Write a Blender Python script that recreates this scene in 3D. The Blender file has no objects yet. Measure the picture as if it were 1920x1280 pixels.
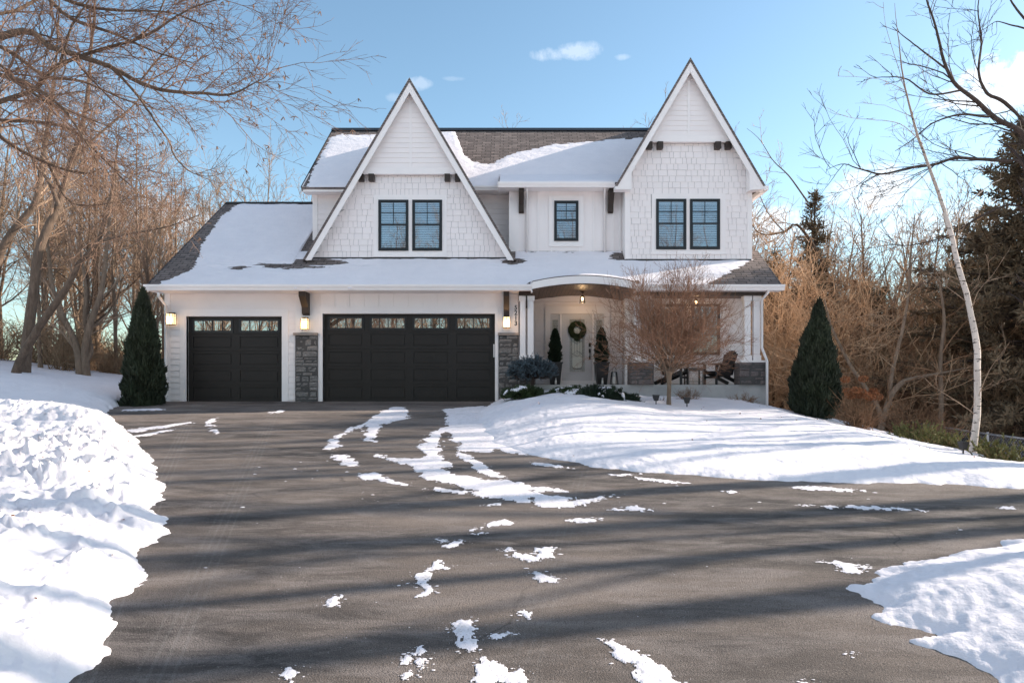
import bpy, math, random
import numpy as np
from mathutils import Vector, Matrix

SC = bpy.context.scene
COL = SC.collection
R = math.radians

# ------------------------------------------------------------------ camera
CAMZ = 0.5
cd = bpy.data.cameras.new("camera")
cd.lens = 24.0; cd.sensor_width = 36.0; cd.sensor_fit = 'HORIZONTAL'
cd.shift_y = 79.0 / 1920.0
cd.clip_start = 0.05; cd.clip_end = 3000
cam = bpy.data.objects.new("camera", cd); COL.objects.link(cam)
cam.location = (0, 0, CAMZ); cam.rotation_euler = (R(90), 0, 0)
SC.camera = cam

# ------------------------------------------------------------------ exposure, sun, sky
SUN_A, SUN_E = 14.0, 24.5            # azimuth from +X towards +Y, elevation
SC.cycles.use_denoising = True; SC.cycles.denoising_prefilter = 'ACCURATE'; SC.cycles.denoising_input_passes = 'RGB_ALBEDO_NORMAL'
SC.cycles.max_bounces = 6; SC.cycles.diffuse_bounces = 3; SC.cycles.transparent_max_bounces = 12
SC.view_settings.view_transform = 'Standard'
SC.view_settings.look = 'None'
SC.view_settings.exposure = 1.02
SC.view_settings.gamma = 1.0
sd = bpy.data.lights.new("sun", 'SUN'); sd.energy = 4.7; sd.angle = R(0.5); sd.color = (1.0, 0.88, 0.74)
sun = bpy.data.objects.new("sun", sd); COL.objects.link(sun)
svec = Vector((math.cos(R(SUN_E))*math.cos(R(SUN_A)), math.cos(R(SUN_E))*math.sin(R(SUN_A)), math.sin(R(SUN_E))))
sun.rotation_euler = svec.to_track_quat('Z', 'Y').to_euler(); sun.location = (30, 10, 20)

world = bpy.data.worlds.new("World"); SC.world = world; world.use_nodes = True
wt = world.node_tree; wt.nodes.clear()

class NT:
    def __init__(s, t): s.t = t
    def n(s, typ, **kw):
        nd = s.t.nodes.new(typ)
        for k, v in kw.items():
            if k.startswith('i_'):
                key = k[2:]
                key = int(key) if key.isdigit() else key.replace('_', ' ')
                nd.inputs[key].default_value = v
            else: setattr(nd, k, v)
        return nd
    def l(s, a, b): s.t.links.new(a, b)
    def math(s, op, a, b=None, c=None, clamp=False):
        nd = s.t.nodes.new('ShaderNodeMath'); nd.operation = op; nd.use_clamp = clamp
        for i, v in enumerate((a, b, c)):
            if v is None: continue
            if isinstance(v, (int, float)): nd.inputs[i].default_value = v
            else: s.l(v, nd.inputs[i])
        return nd.outputs[0]
    def mix(s, f, a, b, mode='MIX'):
        nd = s.t.nodes.new('ShaderNodeMix'); nd.data_type = 'RGBA'; nd.blend_type = mode
        for k, v in ((0, f), (6, a), (7, b)):
            if isinstance(v, (int, float)): nd.inputs[k].default_value = v
            elif isinstance(v, tuple): nd.inputs[k].default_value = (v + (1,)) if len(v) == 3 else v
            else: s.l(v, nd.inputs[k])
        return nd.outputs[2]
    def ramp(s, f, stops, interp='LINEAR'):
        nd = s.t.nodes.new('ShaderNodeValToRGB'); cr = nd.color_ramp; cr.interpolation = interp
        while len(cr.elements) < len(stops): cr.elements.new(0.5)
        for e, (p, c) in zip(cr.elements, stops):
            e.position = p; e.color = (c, c, c, 1) if isinstance(c, (int, float)) else c + (1,)
        s.l(f, nd.inputs[0]); return nd.outputs[0]
    def noise(s, vec, scale, detail=4, rough=0.55, dist=0.0):
        nd = s.t.nodes.new('ShaderNodeTexNoise')
        nd.inputs['Scale'].default_value = scale; nd.inputs['Detail'].default_value = detail
        nd.inputs['Roughness'].default_value = rough; nd.inputs['Distortion'].default_value = dist
        if vec is not None: s.l(vec, nd.inputs['Vector'])
        return nd.outputs['Fac']

def build_world():
    t = NT(wt)
    out = t.n('ShaderNodeOutputWorld'); bg = t.n('ShaderNodeBackground')
    bg.inputs['Strength'].default_value = 0.13
    sky = t.n('ShaderNodeTexSky', sky_type='NISHITA', sun_disc=False)
    sky.sun_elevation = R(SUN_E); sky.sun_rotation = R(90 - SUN_A)
    sky.air_density = 1.0; sky.dust_density = 0.6; sky.ozone_density = 1.6; sky.altitude = 200
    tc = t.n('ShaderNodeTexCoord'); sep = t.n('ShaderNodeSeparateXYZ'); t.l(tc.outputs['Generated'], sep.inputs[0])
    x, y, z = sep.outputs
    az = t.math('ARCTAN2', x, y); el = t.math('ARCSINE', z)
    nz = t.noise(tc.outputs['Generated'], 16.0, 9, 0.66, 0.5)
    nf = t.noise(tc.outputs['Generated'], 70.0, 5, 0.65)
    nn = t.math('ADD', t.math('MULTIPLY', t.math('SUBTRACT', nz, 0.5), 3.4), t.math('MULTIPLY', t.math('SUBTRACT', nf, 0.5), 2.0))
    tot = None
    # cloud puffs: azimuth, elevation, half width, half height, density
    def px(a, b): 
        v = Vector((a - 960, 1280, 719 - b)).normalized(); return math.atan2(v.x, v.y), math.asin(v.z)
    cl = [(1085, 97, 0.036, 0.012, 0.42), (1030, 103, 0.026, 0.009, 0.4), (1170, 107, 0.016, 0.004, 0.3), (785, 157, 0.018, 0.008, 0.32), (738, 183, 0.011, 0.006, 0.2),
          (1900, 150, 0.065, 0.036, 1.5), (1840, 178, 0.05, 0.022, 1.2), (1650, 360, 0.07, 0.035, 1.0), (1740, 420, 0.10, 0.03, 0.7), (1520, 430, 0.10, 0.02, 0.5),
          (1430, 420, 0.05, 0.03, 0.9), (300, 400, 0.07, 0.03, 1.0), (850, 148, 0.014, 0.003, 0.15)]
    rear_fill_clouds = [(2.6, 0.85, 0.9, 0.36, 1.0), (-2.2, 0.80, 0.8, 0.34, 1.0), (3.1, 0.95, 0.8, 0.3, 1.0), (-3.1, 0.80, 0.8, 0.32, 1.0)]  # unseen clouds behind the camera, added to brighten and neutralise the shaded facade
    for (a, b, w, h, d) in cl + rear_fill_clouds:
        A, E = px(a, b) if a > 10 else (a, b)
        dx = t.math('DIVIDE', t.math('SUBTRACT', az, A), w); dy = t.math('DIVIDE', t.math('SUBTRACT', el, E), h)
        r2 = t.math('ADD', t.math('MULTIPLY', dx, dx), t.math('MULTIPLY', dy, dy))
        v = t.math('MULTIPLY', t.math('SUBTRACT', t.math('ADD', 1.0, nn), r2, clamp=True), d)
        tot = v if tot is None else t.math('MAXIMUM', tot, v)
    tot = t.math('MINIMUM', tot, 1.0)
    sm = t.ramp(tot, [(0.0, 0.0), (0.3, 0.22), (1.0, 1.0)])
    hs = t.n('ShaderNodeHueSaturation'); hs.inputs['Saturation'].default_value = 1.0
    hz = t.ramp(el, [(0.0, 0.62), (0.22, 1.0)])
    t.l(t.mix(1.0, t.mix(1.0, sky.outputs[0], hz, 'MULTIPLY'), (0.93, 1.005, 0.93), 'MULTIPLY'), hs.inputs['Color'])
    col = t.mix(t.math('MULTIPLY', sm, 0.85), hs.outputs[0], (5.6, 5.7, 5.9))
    t.l(col, bg.inputs['Color']); t.l(bg.outputs[0], out.inputs[0])
build_world()

# ------------------------------------------------------------------ small helpers
def W(px, py, Y):                       # a point of the place from its bearing and real distance
    return ((px - 960) * Y / 1280.0, Y, CAMZ + (719 - py) * Y / 1280.0)

def tag(o, label=None, cat=None, group=None, kind=None):
    if label: o['label'] = label
    if cat: o['category'] = cat
    if group: o['group'] = group
    if kind: o['kind'] = kind
    return o

def empty(name, loc=(0, 0, 0), label=None, cat=None, group=None):
    o = bpy.data.objects.new(name, None); COL.objects.link(o); o.location = loc
    o.empty_display_size = 0.2
    return tag(o, label, cat, group)

def wloc(p):
    v = Vector((0, 0, 0))
    while p is not None: v += p.location; p = p.parent
    return v

def mesh_np(name, V, F, mat, parent=None, smooth=False, world=True, loops=None, starts=None):
    """V (n,3); F (m,k) faces. World coordinates; the child is offset so that it keeps its place."""
    V = np.asarray(V, dtype=np.float32)
    me = bpy.data.meshes.new(name)
    me.vertices.add(len(V)); me.vertices.foreach_set('co', V.ravel())
    if loops is None:
        F = np.asarray(F, dtype=np.int32); k = F.shape[1]
        loops = F.ravel(); starts = np.arange(0, len(F)*k, k, dtype=np.int32)
    me.loops.add(len(loops)); me.loops.foreach_set('vertex_index', np.asarray(loops, dtype=np.int32))
    me.polygons.add(len(starts)); me.polygons.foreach_set('loop_start', np.asarray(starts, dtype=np.int32))
    me.polygons.foreach_set('use_smooth', np.full(len(starts), bool(smooth)))
    me.update(calc_edges=True); me.validate()
    if mat: me.materials.append(mat)
    o = bpy.data.objects.new(name, me); COL.objects.link(o)
    if parent is not None:
        o.parent = parent
        if world: o.location = -wloc(parent)
    return o

class MB:
    def __init__(s): s.v = []; s.f = []
    def poly(s, pts, faces):
        b = len(s.v); s.v += [tuple(p) for p in pts]; s.f += [tuple(i + b for i in f) for f in faces]; return s
    def box(s, x0, x1, y0, y1, z0, z1):
        return s.poly([(x0,y0,z0),(x1,y0,z0),(x1,y1,z0),(x0,y1,z0),(x0,y0,z1),(x1,y0,z1),(x1,y1,z1),(x0,y1,z1)],
                      [(0,3,2,1),(4,5,6,7),(0,1,5,4),(1,2,6,5),(2,3,7,6),(3,0,4,7)])
    def obox(s, c, ax, ay, az):        # centre and three half axes
        c, ax, ay, az = map(Vector, (c, ax, ay, az)); p = []
        for sz in (-1, 1):
            for sx, sy in ((-1,-1),(1,-1),(1,1),(-1,1)): p.append(c + ax*sx + ay*sy + az*sz)
        return s.poly(p, [(0,3,2,1),(4,5,6,7),(0,1,5,4),(1,2,6,5),(2,3,7,6),(3,0,4,7)])
    def prism(s, xz, y0, y1):          # polygon in the facade plane, extruded in depth
        n = len(xz)
        pts = [(x, y0, z) for x, z in xz] + [(x, y1, z) for x, z in xz]
        return s.poly(pts, [tuple(range(n)), tuple(range(2*n-1, n-1, -1))] + [(i, i+n, (i+1) % n + n, (i+1) % n) for i in range(n)])
    def prismx(s, yz, x0, x1):
        n = len(yz)
        pts = [(x0, y, z) for y, z in yz] + [(x1, y, z) for y, z in yz]
        return s.poly(pts, [tuple(range(n)), tuple(range(2*n-1, n-1, -1))] + [(i, i+n, (i+1) % n + n, (i+1) % n) for i in range(n)])
    def taper(s, c0, r0, c1, r1, sides=8, rot=0.0, cap=True):
        c0 = Vector(c0); c1 = Vector(c1); d = (c1 - c0).normalized()
        a = Vector((1,0,0)) if abs(d.x) < 0.9 else Vector((0,1,0))
        u = d.cross(a).normalized(); w = d.cross(u); p = []
        for c, r in ((c0, r0), (c1, r1)):
            for i in range(sides):
                t = rot + 2*math.pi*i/sides; p.append(c + u*math.cos(t)*r + w*math.sin(t)*r)
        f = [(i, (i+1) % sides, (i+1) % sides + sides, i + sides) for i in range(sides)]
        if cap: f += [tuple(range(sides-1, -1, -1)), tuple(range(sides, 2*sides))]
        return s.poly(p, f)
    def lathe(s, prof, c, sides=20):
        p = []
        for r, z in prof:
            for i in range(sides):
                t = 2*math.pi*i/sides; p.append((c[0]+r*math.cos(t), c[1]+r*math.sin(t), c[2]+z))
        f = []
        for k in range(len(prof)-1):
            for i in range(sides):
                j = (i+1) % sides; f.append((k*sides+i, k*sides+j, (k+1)*sides+j, (k+1)*sides+i))
        f += [tuple(range(sides-1, -1, -1)), tuple(range((len(prof)-1)*sides, len(prof)*sides))]
        return s.poly(p, f)
    def tube(s, pts, r, sides=6, rot=0.0):
        V, Q = tubes(np.array([pts], float), np.full((1, len(pts)), r) if np.isscalar(r) else np.array([r], float), sides, rot)
        s.poly([tuple(v) for v in V], [tuple(q) for q in Q])
        n = len(V); b = len(s.v) - n
        s.f.append(tuple(b + i for i in range(sides-1, -1, -1))); s.f.append(tuple(b + n - sides + i for i in range(sides)))
        return s
    def build(s, name, mat, parent=None, smooth=False, world=True):
        loops = [i for f in s.f for i in f]; st = []; k = 0
        for f in s.f: st.append(k); k += len(f)
        return mesh_np(name, np.array(s.v), None, mat, parent, smooth, world, loops, st)

def tubes(P, Rr, sides=3, rot=0.0):
    """P (N,K,3) polylines, Rr (N,K) radii -> verts, quads"""
    N, K, _ = P.shape
    T = np.empty_like(P); T[:, 1:-1] = P[:, 2:] - P[:, :-2]; T[:, 0] = P[:, 1] - P[:, 0]; T[:, -1] = P[:, -1] - P[:, -2]
    T /= np.linalg.norm(T, axis=2, keepdims=True) + 1e-9
    D = P[:, -1] - P[:, 0]; D /= np.linalg.norm(D, axis=1, keepdims=True) + 1e-9
    A = np.where(np.abs(D[:, 2:3]) < 0.8, np.array([[0, 0, 1.0]]), np.array([[1.0, 0, 0]]))
    A = np.repeat(A[:, None, :], K, 1)
    U = np.cross(T, A); U /= np.linalg.norm(U, axis=2, keepdims=True) + 1e-9
    Wv = np.cross(T, U)
    th = rot + np.arange(sides) * 2*np.pi/sides
    V = P[:, :, None, :] + Rr[:, :, None, None] * (U[:, :, None, :]*np.cos(th)[None, None, :, None] + Wv[:, :, None, :]*np.sin(th)[None, None, :, None])
    V = V.reshape(-1, 3)
    base = (np.arange(N)[:, None, None]*K + np.arange(K-1)[None, :, None])*sides + np.arange(sides)[None, None, :]
    nxt = (np.arange(N)[:, None, None]*K + np.arange(K-1)[None, :, None])*sides + ((np.arange(sides)+1) % sides)[None, None, :]
    Q = np.stack([base, nxt, nxt + sides, base + sides], -1).reshape(-1, 4)
    return V, Q

# value/gradient noise on arrays
def _hash(ix, iy, s):
    h = (ix.astype(np.int64)*374761393 + iy.astype(np.int64)*668265263 + s*1442695041) & 0xffffffff
    h = ((h ^ (h >> 13)) * 1274126177) & 0xffffffff
    return (h ^ (h >> 16)) & 0xffffffff
def gnoise(x, y, s=0):
    x0 = np.floor(x); y0 = np.floor(y); fx = x-x0; fy = y-y0
    ux = fx*fx*fx*(fx*(fx*6-15)+10); uy = fy*fy*fy*(fy*(fy*6-15)+10)
    def g(i, j):
        a = _hash(x0+i, y0+j, s) * (2*np.pi/4294967296.0)
        return np.cos(a)*(fx-i) + np.sin(a)*(fy-j)
    a = g(0,0); b = g(1,0); c = g(0,1); d = g(1,1)
    return 1.5*((a*(1-ux)+b*ux)*(1-uy) + (c*(1-ux)+d*ux)*uy)
def fbm(x, y, s=0, o=4, rough=0.5):
    t = 0; a = 1.0; f = 1.0
    for k in range(o):
        t = t + a*gnoise(x*f+17.3*k, y*f-9.1*k, s+k); a *= rough; f *= 2.03
    return t
def sstep(a, b, x):
    t = np.clip((x-a)/(b-a), 0, 1); return t*t*(3-2*t)
def sdist(px, py, poly):
    """signed distance to a closed polygon, negative inside"""
    poly = np.asarray(poly, float); d = np.full(px.shape, 1e9); inside = np.zeros(px.shape, bool)
    n = len(poly)
    for i in range(n):
        ax, ay = poly[i]; bx, by = poly[(i+1) % n]
        ex, ey = bx-ax, by-ay; L = ex*ex+ey*ey+1e-12
        t = np.clip(((px-ax)*ex+(py-ay)*ey)/L, 0, 1)
        d = np.minimum(d, (px-ax-t*ex)**2 + (py-ay-t*ey)**2)
        c = ((ay > py) != (by > py)) & (px < (bx-ax)*(py-ay)/((by-ay) if abs(by-ay) > 1e-12 else 1e-12) + ax)
        inside ^= c
    d = np.sqrt(d); return np.where(inside, -d, d)

# ------------------------------------------------------------------ materials
def newmat(name):
    m = bpy.data.materials.new(name); m.use_nodes = True; t = NT(m.node_tree)
    b = m.node_tree.nodes['Principled BSDF']; return m, t, b
def bump(t, b, h, strength=0.3, dist=0.01):
    n = t.n('ShaderNodeBump'); n.inputs['Strength'].default_value = strength; n.inputs['Distance'].default_value = dist
    t.l(h, n.inputs['Height']); t.l(n.outputs[0], b.inputs['Normal'])
def simple(name, c, rough=0.6, var=0.12, scale=3.0, bs=0.15, bscale=60, metal=0, spec=None, stretch=None):
    m, t, b = newmat(name)
    tc = t.n('ShaderNodeTexCoord'); v = tc.outputs['Object']
    if stretch:
        mp = t.n('ShaderNodeMapping'); mp.inputs['Scale'].default_value = stretch; t.l(v, mp.inputs[0]); v = mp.outputs[0]
    n = t.noise(v, scale, 5, 0.6)
    lo = tuple(x*(1-var) for x in c); hi = tuple(min(1, x*(1+var)) for x in c)
    t.l(t.ramp(n, [(0.3, lo), (0.7, hi)]), b.inputs['Base Color'])
    b.inputs['Roughness'].default_value = rough; b.inputs['Metallic'].default_value = metal
    if spec is not None: b.inputs['Specular IOR Level'].default_value = spec
    if bs: bump(t, b, t.noise(v, bscale, 3), bs, 0.005)
    return m

M = {}
M['white'] = simple('white_painted_siding', (0.885, 0.815, 0.795), 0.55, 0.025, 1.5, 0.1, 40)
M['trim'] = simple('white_painted_trim', (0.90, 0.84, 0.82), 0.5, 0.02, 2.0, 0.08, 50)
M['gap'] = simple('siding_gap_shadow_board', (0.42, 0.40, 0.40), 0.8, 0.1)
M['blackframe'] = simple('black_window_frame', (0.012, 0.013, 0.015), 0.35, 0.2, 5, 0.05)
M['garage'] = simple('dark_bronze_garage_door', (0.023, 0.020, 0.018), 0.5, 0.12, 0.8, 0.05, 150, spec=0.3)
M['wood_dark'] = simple('dark_stained_wood', (0.030, 0.017, 0.011), 0.55, 0.5, 6, 0.3, 40, stretch=(8, 8, 1))
M['black_metal'] = simple('black_metal', (0.015, 0.015, 0.016), 0.4, 0.2)
M['black_wood'] = simple('black_painted_wood', (0.009, 0.009, 0.010), 0.5, 0.2, 20, 0.2)
M['door_paint'] = simple('pale_grey_door_paint', (0.62, 0.60, 0.60), 0.4, 0.02)
M['galv'] = simple('galvanised_metal', (0.55, 0.56, 0.58), 0.35, 0.15, 8, 0.1, metal=0.7)
M['candle'] = simple('white_candle_wax', (0.8, 0.78, 0.74), 0.5, 0.02)
M['grey_wood'] = simple('grey_brown_side_table_wood', (0.10, 0.085, 0.075), 0.6, 0.2, 12)
M['pot'] = simple('black_planter_resin', (0.018, 0.017, 0.018), 0.45, 0.15)
M['leaf_dark'] = simple('dark_evergreen_foliage', (0.016, 0.030, 0.014), 0.6, 0.5, 3.0, 0)
M['leaf_arb'] = simple('arborvitae_foliage', (0.026, 0.036, 0.017), 0.65, 0.5, 2.5, 0)
M['leaf_yew'] = simple('yew_foliage', (0.035, 0.055, 0.016), 0.6, 0.5, 6.0, 0)
M['leaf_spruce'] = simple('blue_spruce_needles', (0.085, 0.115, 0.135), 0.6, 0.4, 5.0, 0)
M['leaf_cedar'] = simple('brownish_cedar_foliage', (0.165, 0.118, 0.07), 0.8, 0.6, 1.2, 0)
M['leaf_juniper'] = simple('olive_juniper_foliage', (0.17, 0.165, 0.05), 0.7, 0.5, 3.0, 0)
M['dry_flower'] = simple('dried_hydrangea_heads', (0.30, 0.12, 0.05), 0.8, 0.3, 8.0, 0)
M['concrete'] = simple('grey_concrete', (0.36, 0.355, 0.35), 0.8, 0.15, 2.0, 0.2, 120)
M['sill_stone'] = simple('pale_stone_cap', (0.30, 0.25, 0.22), 0.8, 0.2, 6, 0.3, 60)
M['room'] = simple('dark_room_interior', (0.05, 0.05, 0.055), 0.9, 0.1)
M['blind'] = simple('white_window_blind', (0.55, 0.56, 0.58), 0.6, 0.02, 3, 0)

def bark(name, c, var=0.4, bs=0.8, scale=14, birch=False):
    m, t, b = newmat(name); tc = t.n('ShaderNodeTexCoord')
    mp = t.n('ShaderNodeMapping'); mp.inputs['Scale'].default_value = (1, 1, 0.22); t.l(tc.outputs['Object'], mp.inputs[0])
    n = t.noise(mp.outputs[0], scale, 6, 0.65)
    n2 = t.noise(tc.outputs['Object'], 0.9, 3)
    lo = tuple(x*(1-var) for x in c); hi = tuple(min(1, x*(1+var)) for x in c)
    col = t.ramp(n, [(0.3, lo), (0.7, hi)])
    col = t.mix(t.ramp(n2, [(0.4, 0.0), (0.65, 0.45)]), col, tuple(x*0.62 for x in c))
    if birch:
        mp2 = t.n('ShaderNodeMapping'); mp2.inputs['Scale'].default_value = (5, 5, 13); t.l(tc.outputs['Object'], mp2.inputs[0])
        n3 = t.noise(mp2.outputs[0], 1.6, 4, 0.6)
        sz = t.n('ShaderNodeSeparateXYZ'); t.l(tc.outputs['Object'], sz.inputs[0])
        col = t.mix(t.math('MULTIPLY', t.math('SUBTRACT', sz.outputs[2], 3.4), 0.30, clamp=True), col, (0.26, 0.17, 0.12))
        col = t.mix(t.ramp(n3, [(0.58, 0.0), (0.64, 0.9)]), col, (0.035, 0.03, 0.027))
    t.l(col, b.inputs['Base Color']); b.inputs['Roughness'].default_value = 0.9
    b.inputs['Specular IOR Level'].default_value = 0.2
    bump(t, b, n, bs, 0.03)
    return m
M['bark_grey'] = bark('grey_brown_bark', (0.14, 0.10, 0.075))
M['bark_tan'] = bark('tan_bark', (0.23, 0.165, 0.12))
M['bark_oak'] = bark('dark_oak_bark', (0.075, 0.055, 0.047))
M['bark_birch'] = bark('white_birch_bark', (0.60, 0.52, 0.46), 0.15, 0.4, 10, True)
M['twig_tan'] = simple('tan_twigs', (0.31, 0.215, 0.15), 0.8, 0.35, 1.5, 0, spec=0.2)
M['twig_red'] = simple('reddish_brown_twigs', (0.25, 0.165, 0.115), 0.8, 0.45, 1.5, 0, spec=0.2)
M['twig_gold'] = simple('golden_brown_twigs', (0.32, 0.215, 0.135), 0.8, 0.4, 1.2, 0, spec=0.2)
M['twig_brown'] = simple('brown_brush_twigs', (0.22, 0.125, 0.072), 0.8, 0.5, 0.9, 0, spec=0.2)
M['twig_pale'] = simple('pale_tan_brush_twigs', (0.46, 0.30, 0.185), 0.8, 0.35, 0.9, 0, spec=0.2)
M['twig_oak'] = simple('dark_oak_twigs', (0.075, 0.055, 0.05), 0.8, 0.4, 1.5, 0, spec=0.2)
M['twig_globe'] = simple('copper_brown_twigs', (0.27, 0.145, 0.09), 0.75, 0.4, 5, 0, spec=0.2)
M['twig_near'] = simple('purplish_brown_twigs', (0.20, 0.125, 0.09), 0.8, 0.45, 1.5, 0, spec=0.2)
M['catkin'] = simple('brown_catkins', (0.16, 0.085, 0.06), 0.8, 0.3, 5, 0)

def snow_mat(name, dirt=False, slush=False):
    m, t, b = newmat(name); tc = t.n('ShaderNodeTexCoord'); v = tc.outputs['Object']
    n = t.noise(v, 2.0, 6, 0.6)
    col = t.ramp(n, [(0.3, (0.775, 0.735, 0.77)), (0.7, (0.83, 0.785, 0.815))])
    if dirt:
        d = t.noise(v, 16, 3, 0.5); d2 = t.noise(v, 0.6, 3)
        f = t.math('MULTIPLY', t.ramp(d, [(0.70, 0.0), (0.76, 0.6)]), t.ramp(d2, [(0.5, 0.0), (0.7, 1.0)]))
        col = t.mix(f, col, (0.45, 0.36, 0.27))
    if slush:
        sl = t.noise(v, 7, 6, 0.75)
        col = t.mix(t.ramp(sl, [(0.52, 0.0), (0.70, 0.65)]), col, (0.42, 0.40, 0.385))
        col = t.mix(t.ramp(t.noise(v, 55, 3, 0.7), [(0.60, 0.0), (0.68, 0.7)]), col, (0.16, 0.15, 0.14))
    t.l(col, b.inputs['Base Color']); b.inputs['Roughness'].default_value = 0.75
    b.inputs['Specular IOR Level'].default_value = 0.25
    h = t.math('ADD', t.noise(v, 9, 6, 0.62), t.math('MULTIPLY', t.noise(v, 130, 3), 0.12))
    bump(t, b, h, 0.35, 0.06)
    return m
M['snow'] = snow_mat('ground_snow', True)
M['roofsnow'] = snow_mat('roof_snow_surface')
M['thinsnow'] = snow_mat('thin_driveway_snow', False, True)

def asphalt_mat():
    m, t, b = newmat('worn_asphalt'); tc = t.n('ShaderNodeTexCoord'); v = tc.outputs['Object']
    mps = t.n('ShaderNodeMapping'); mps.inputs['Scale'].default_value = (0.55, 1.6, 1); mps.inputs['Rotation'].default_value = (0, 0, 0.2); t.l(v, mps.inputs[0])
    big = t.noise(mps.outputs[0], 0.5, 6, 0.65); mid = t.noise(mps.outputs[0], 2.6, 7, 0.7, 0.5); fine = t.noise(v, 90, 2, 0.6); agg = t.noise(v, 170, 2, 0.6)
    col = t.ramp(big, [(0.36, (0.055, 0.047, 0.045)), (0.62, (0.225, 0.183, 0.160))])
    col = t.mix(t.ramp(mid, [(0.44, 0.0), (0.66, 0.65)]), col, (0.29, 0.25, 0.235))     # dried salt bloom
    col = t.mix(t.ramp(agg, [(0.36, 0.8), (0.52, 0.0)]), col, (0.025, 0.023, 0.022))
    col = t.mix(t.ramp(fine, [(0.60, 0.0), (0.72, 0.5)]), col, (0.30, 0.28, 0.26))
    # tyre tracks: ribbed bands running up the drive and curving off to the right
    sep = t.n('ShaderNodeSeparateXYZ'); t.l(v, sep.inputs[0]); x, y, _ = sep.outputs
    def band(cx, w, amp):
        u = t.math('SUBTRACT', x, cx)
        e = t.math('SUBTRACT', 1.0, t.math('DIVIDE', t.math('ABSOLUTE', u), w), clamp=True)
        rib = t.ramp(t.math('SINE', t.math('MULTIPLY', u, 95.0)), [(0.35, 0.2), (0.75, 1.0)])
        return t.math('MULTIPLY', t.math('MULTIPLY', t.ramp(e, [(0.0, 0.0), (0.25, 1.0)]), rib), amp)
    c1 = t.math('ADD', -2.1, t.math('MULTIPLY', t.math('SUBTRACT', 4.4, y), 0.30))
    c1b = t.math('ADD', -2.95, t.math('MULTIPLY', t.math('SUBTRACT', 5.2, y), 0.42))
    c2 = t.math('ADD', 0.35, t.math('MULTIPLY', t.math('SUBTRACT', 5.5, y), -0.16))
    tr = t.math('MAXIMUM', t.math('MAXIMUM', band(c1, 0.14, 0.16), band(c1b, 0.15, 0.20)), band(c2, 0.13, 0.10))
    tr = t.math('MULTIPLY', tr, t.ramp(mid, [(0.3, 0.25), (0.6, 1.0)]))
    col = t.mix(tr, col, (0.30, 0.29, 0.285))
    spk = t.noise(v, 26, 3, 0.7); spm = t.noise(v, 0.9, 3)
    f = t.math('MULTIPLY', t.ramp(spk, [(0.70, 0.0), (0.73, 1.0)]), t.ramp(spm, [(0.52, 0.0), (0.68, 0.9)]))
    col = t.mix(f, col, (0.62, 0.62, 0.63))
    # hairline cracks
    vo = t.n('ShaderNodeTexVoronoi'); vo.feature = 'DISTANCE_TO_EDGE'; vo.inputs['Scale'].default_value = 0.33
    wn = t.n('ShaderNodeTexNoise'); wn.inputs['Scale'].default_value = 1.3; wn.inputs['Detail'].default_value = 5; t.l(v, wn.inputs['Vector'])
    wa = t.n('ShaderNodeVectorMath'); wa.operation = 'MULTIPLY_ADD'; t.l(wn.outputs['Color'], wa.inputs[0]); wa.inputs[1].default_value = (0.9, 0.9, 0); t.l(v, wa.inputs[2]); t.l(wa.outputs[0], vo.inputs['Vector'])
    cm = t.math('MULTIPLY', t.ramp(vo.outputs['Distance'], [(0.0, 1.0), (0.006, 0.0)]), t.ramp(t.noise(v, 0.45, 2), [(0.5, 0.0), (0.6, 0.55)]))
    col = t.mix(cm, col, (0.02, 0.018, 0.017))
    t.l(col, b.inputs['Base Color']); b.inputs['Roughness'].default_value = 0.85
    b.inputs['Specular IOR Level'].default_value = 0.3
    bump(t, b, t.math('ADD', fine, agg), 0.9, 0.010)
    return m
M['asphalt'] = asphalt_mat()

def shingle_mat():
    m, t, b = newmat('asphalt_shingles'); uv = t.n('ShaderNodeUVMap'); uv.uv_map = 'UVMap'
    v = uv.outputs[0]
    br = t.n('ShaderNodeTexBrick'); t.l(v, br.inputs['Vector'])
    br.inputs['Scale'].default_value = 1.0; br.inputs['Brick Width'].default_value = 0.30; br.inputs['Row Height'].default_value = 0.14
    br.inputs['Mortar Size'].default_value = 0.010; br.inputs['Mortar Smooth'].default_value = 0.2; br.offset = 0.37
    br.inputs['Color1'].default_value = (0.18, 0.142, 0.132, 1); br.inputs['Color2'].default_value = (0.32, 0.255, 0.232, 1)
    br.inputs['Mortar'].default_value = (0.035, 0.032, 0.032, 1)
    n = t.noise(v, 5, 5, 0.7); g = t.noise(v, 130, 2)
    col = t.mix(t.ramp(n, [(0.35, 0.45), (0.65, 0.0)]), br.outputs['Color'], (0.075, 0.068, 0.064))
    col = t.mix(t.ramp(g, [(0.4, 0.35), (0.6, 0.0)]), col, (0.04, 0.04, 0.04))
    t.l(col, b.inputs['Base Color']); b.inputs['Roughness'].default_value = 0.95; b.inputs['Specular IOR Level'].default_value = 0.15
    sep = t.n('ShaderNodeSeparateXYZ'); t.l(v, sep.inputs[0])
    fr = t.math('FRACT', t.math('DIVIDE', sep.outputs[1], 0.14))
    h = t.math('SUBTRACT', t.math('SUBTRACT', 1.0, fr), t.math('MULTIPLY', br.outputs['Fac'], 0.8))
    h = t.math('ADD', h, t.math('MULTIPLY', n, 0.8))
    bump(t, b, h, 1.0, 0.012)
    return m
M['shingle'] = shingle_mat()

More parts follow.
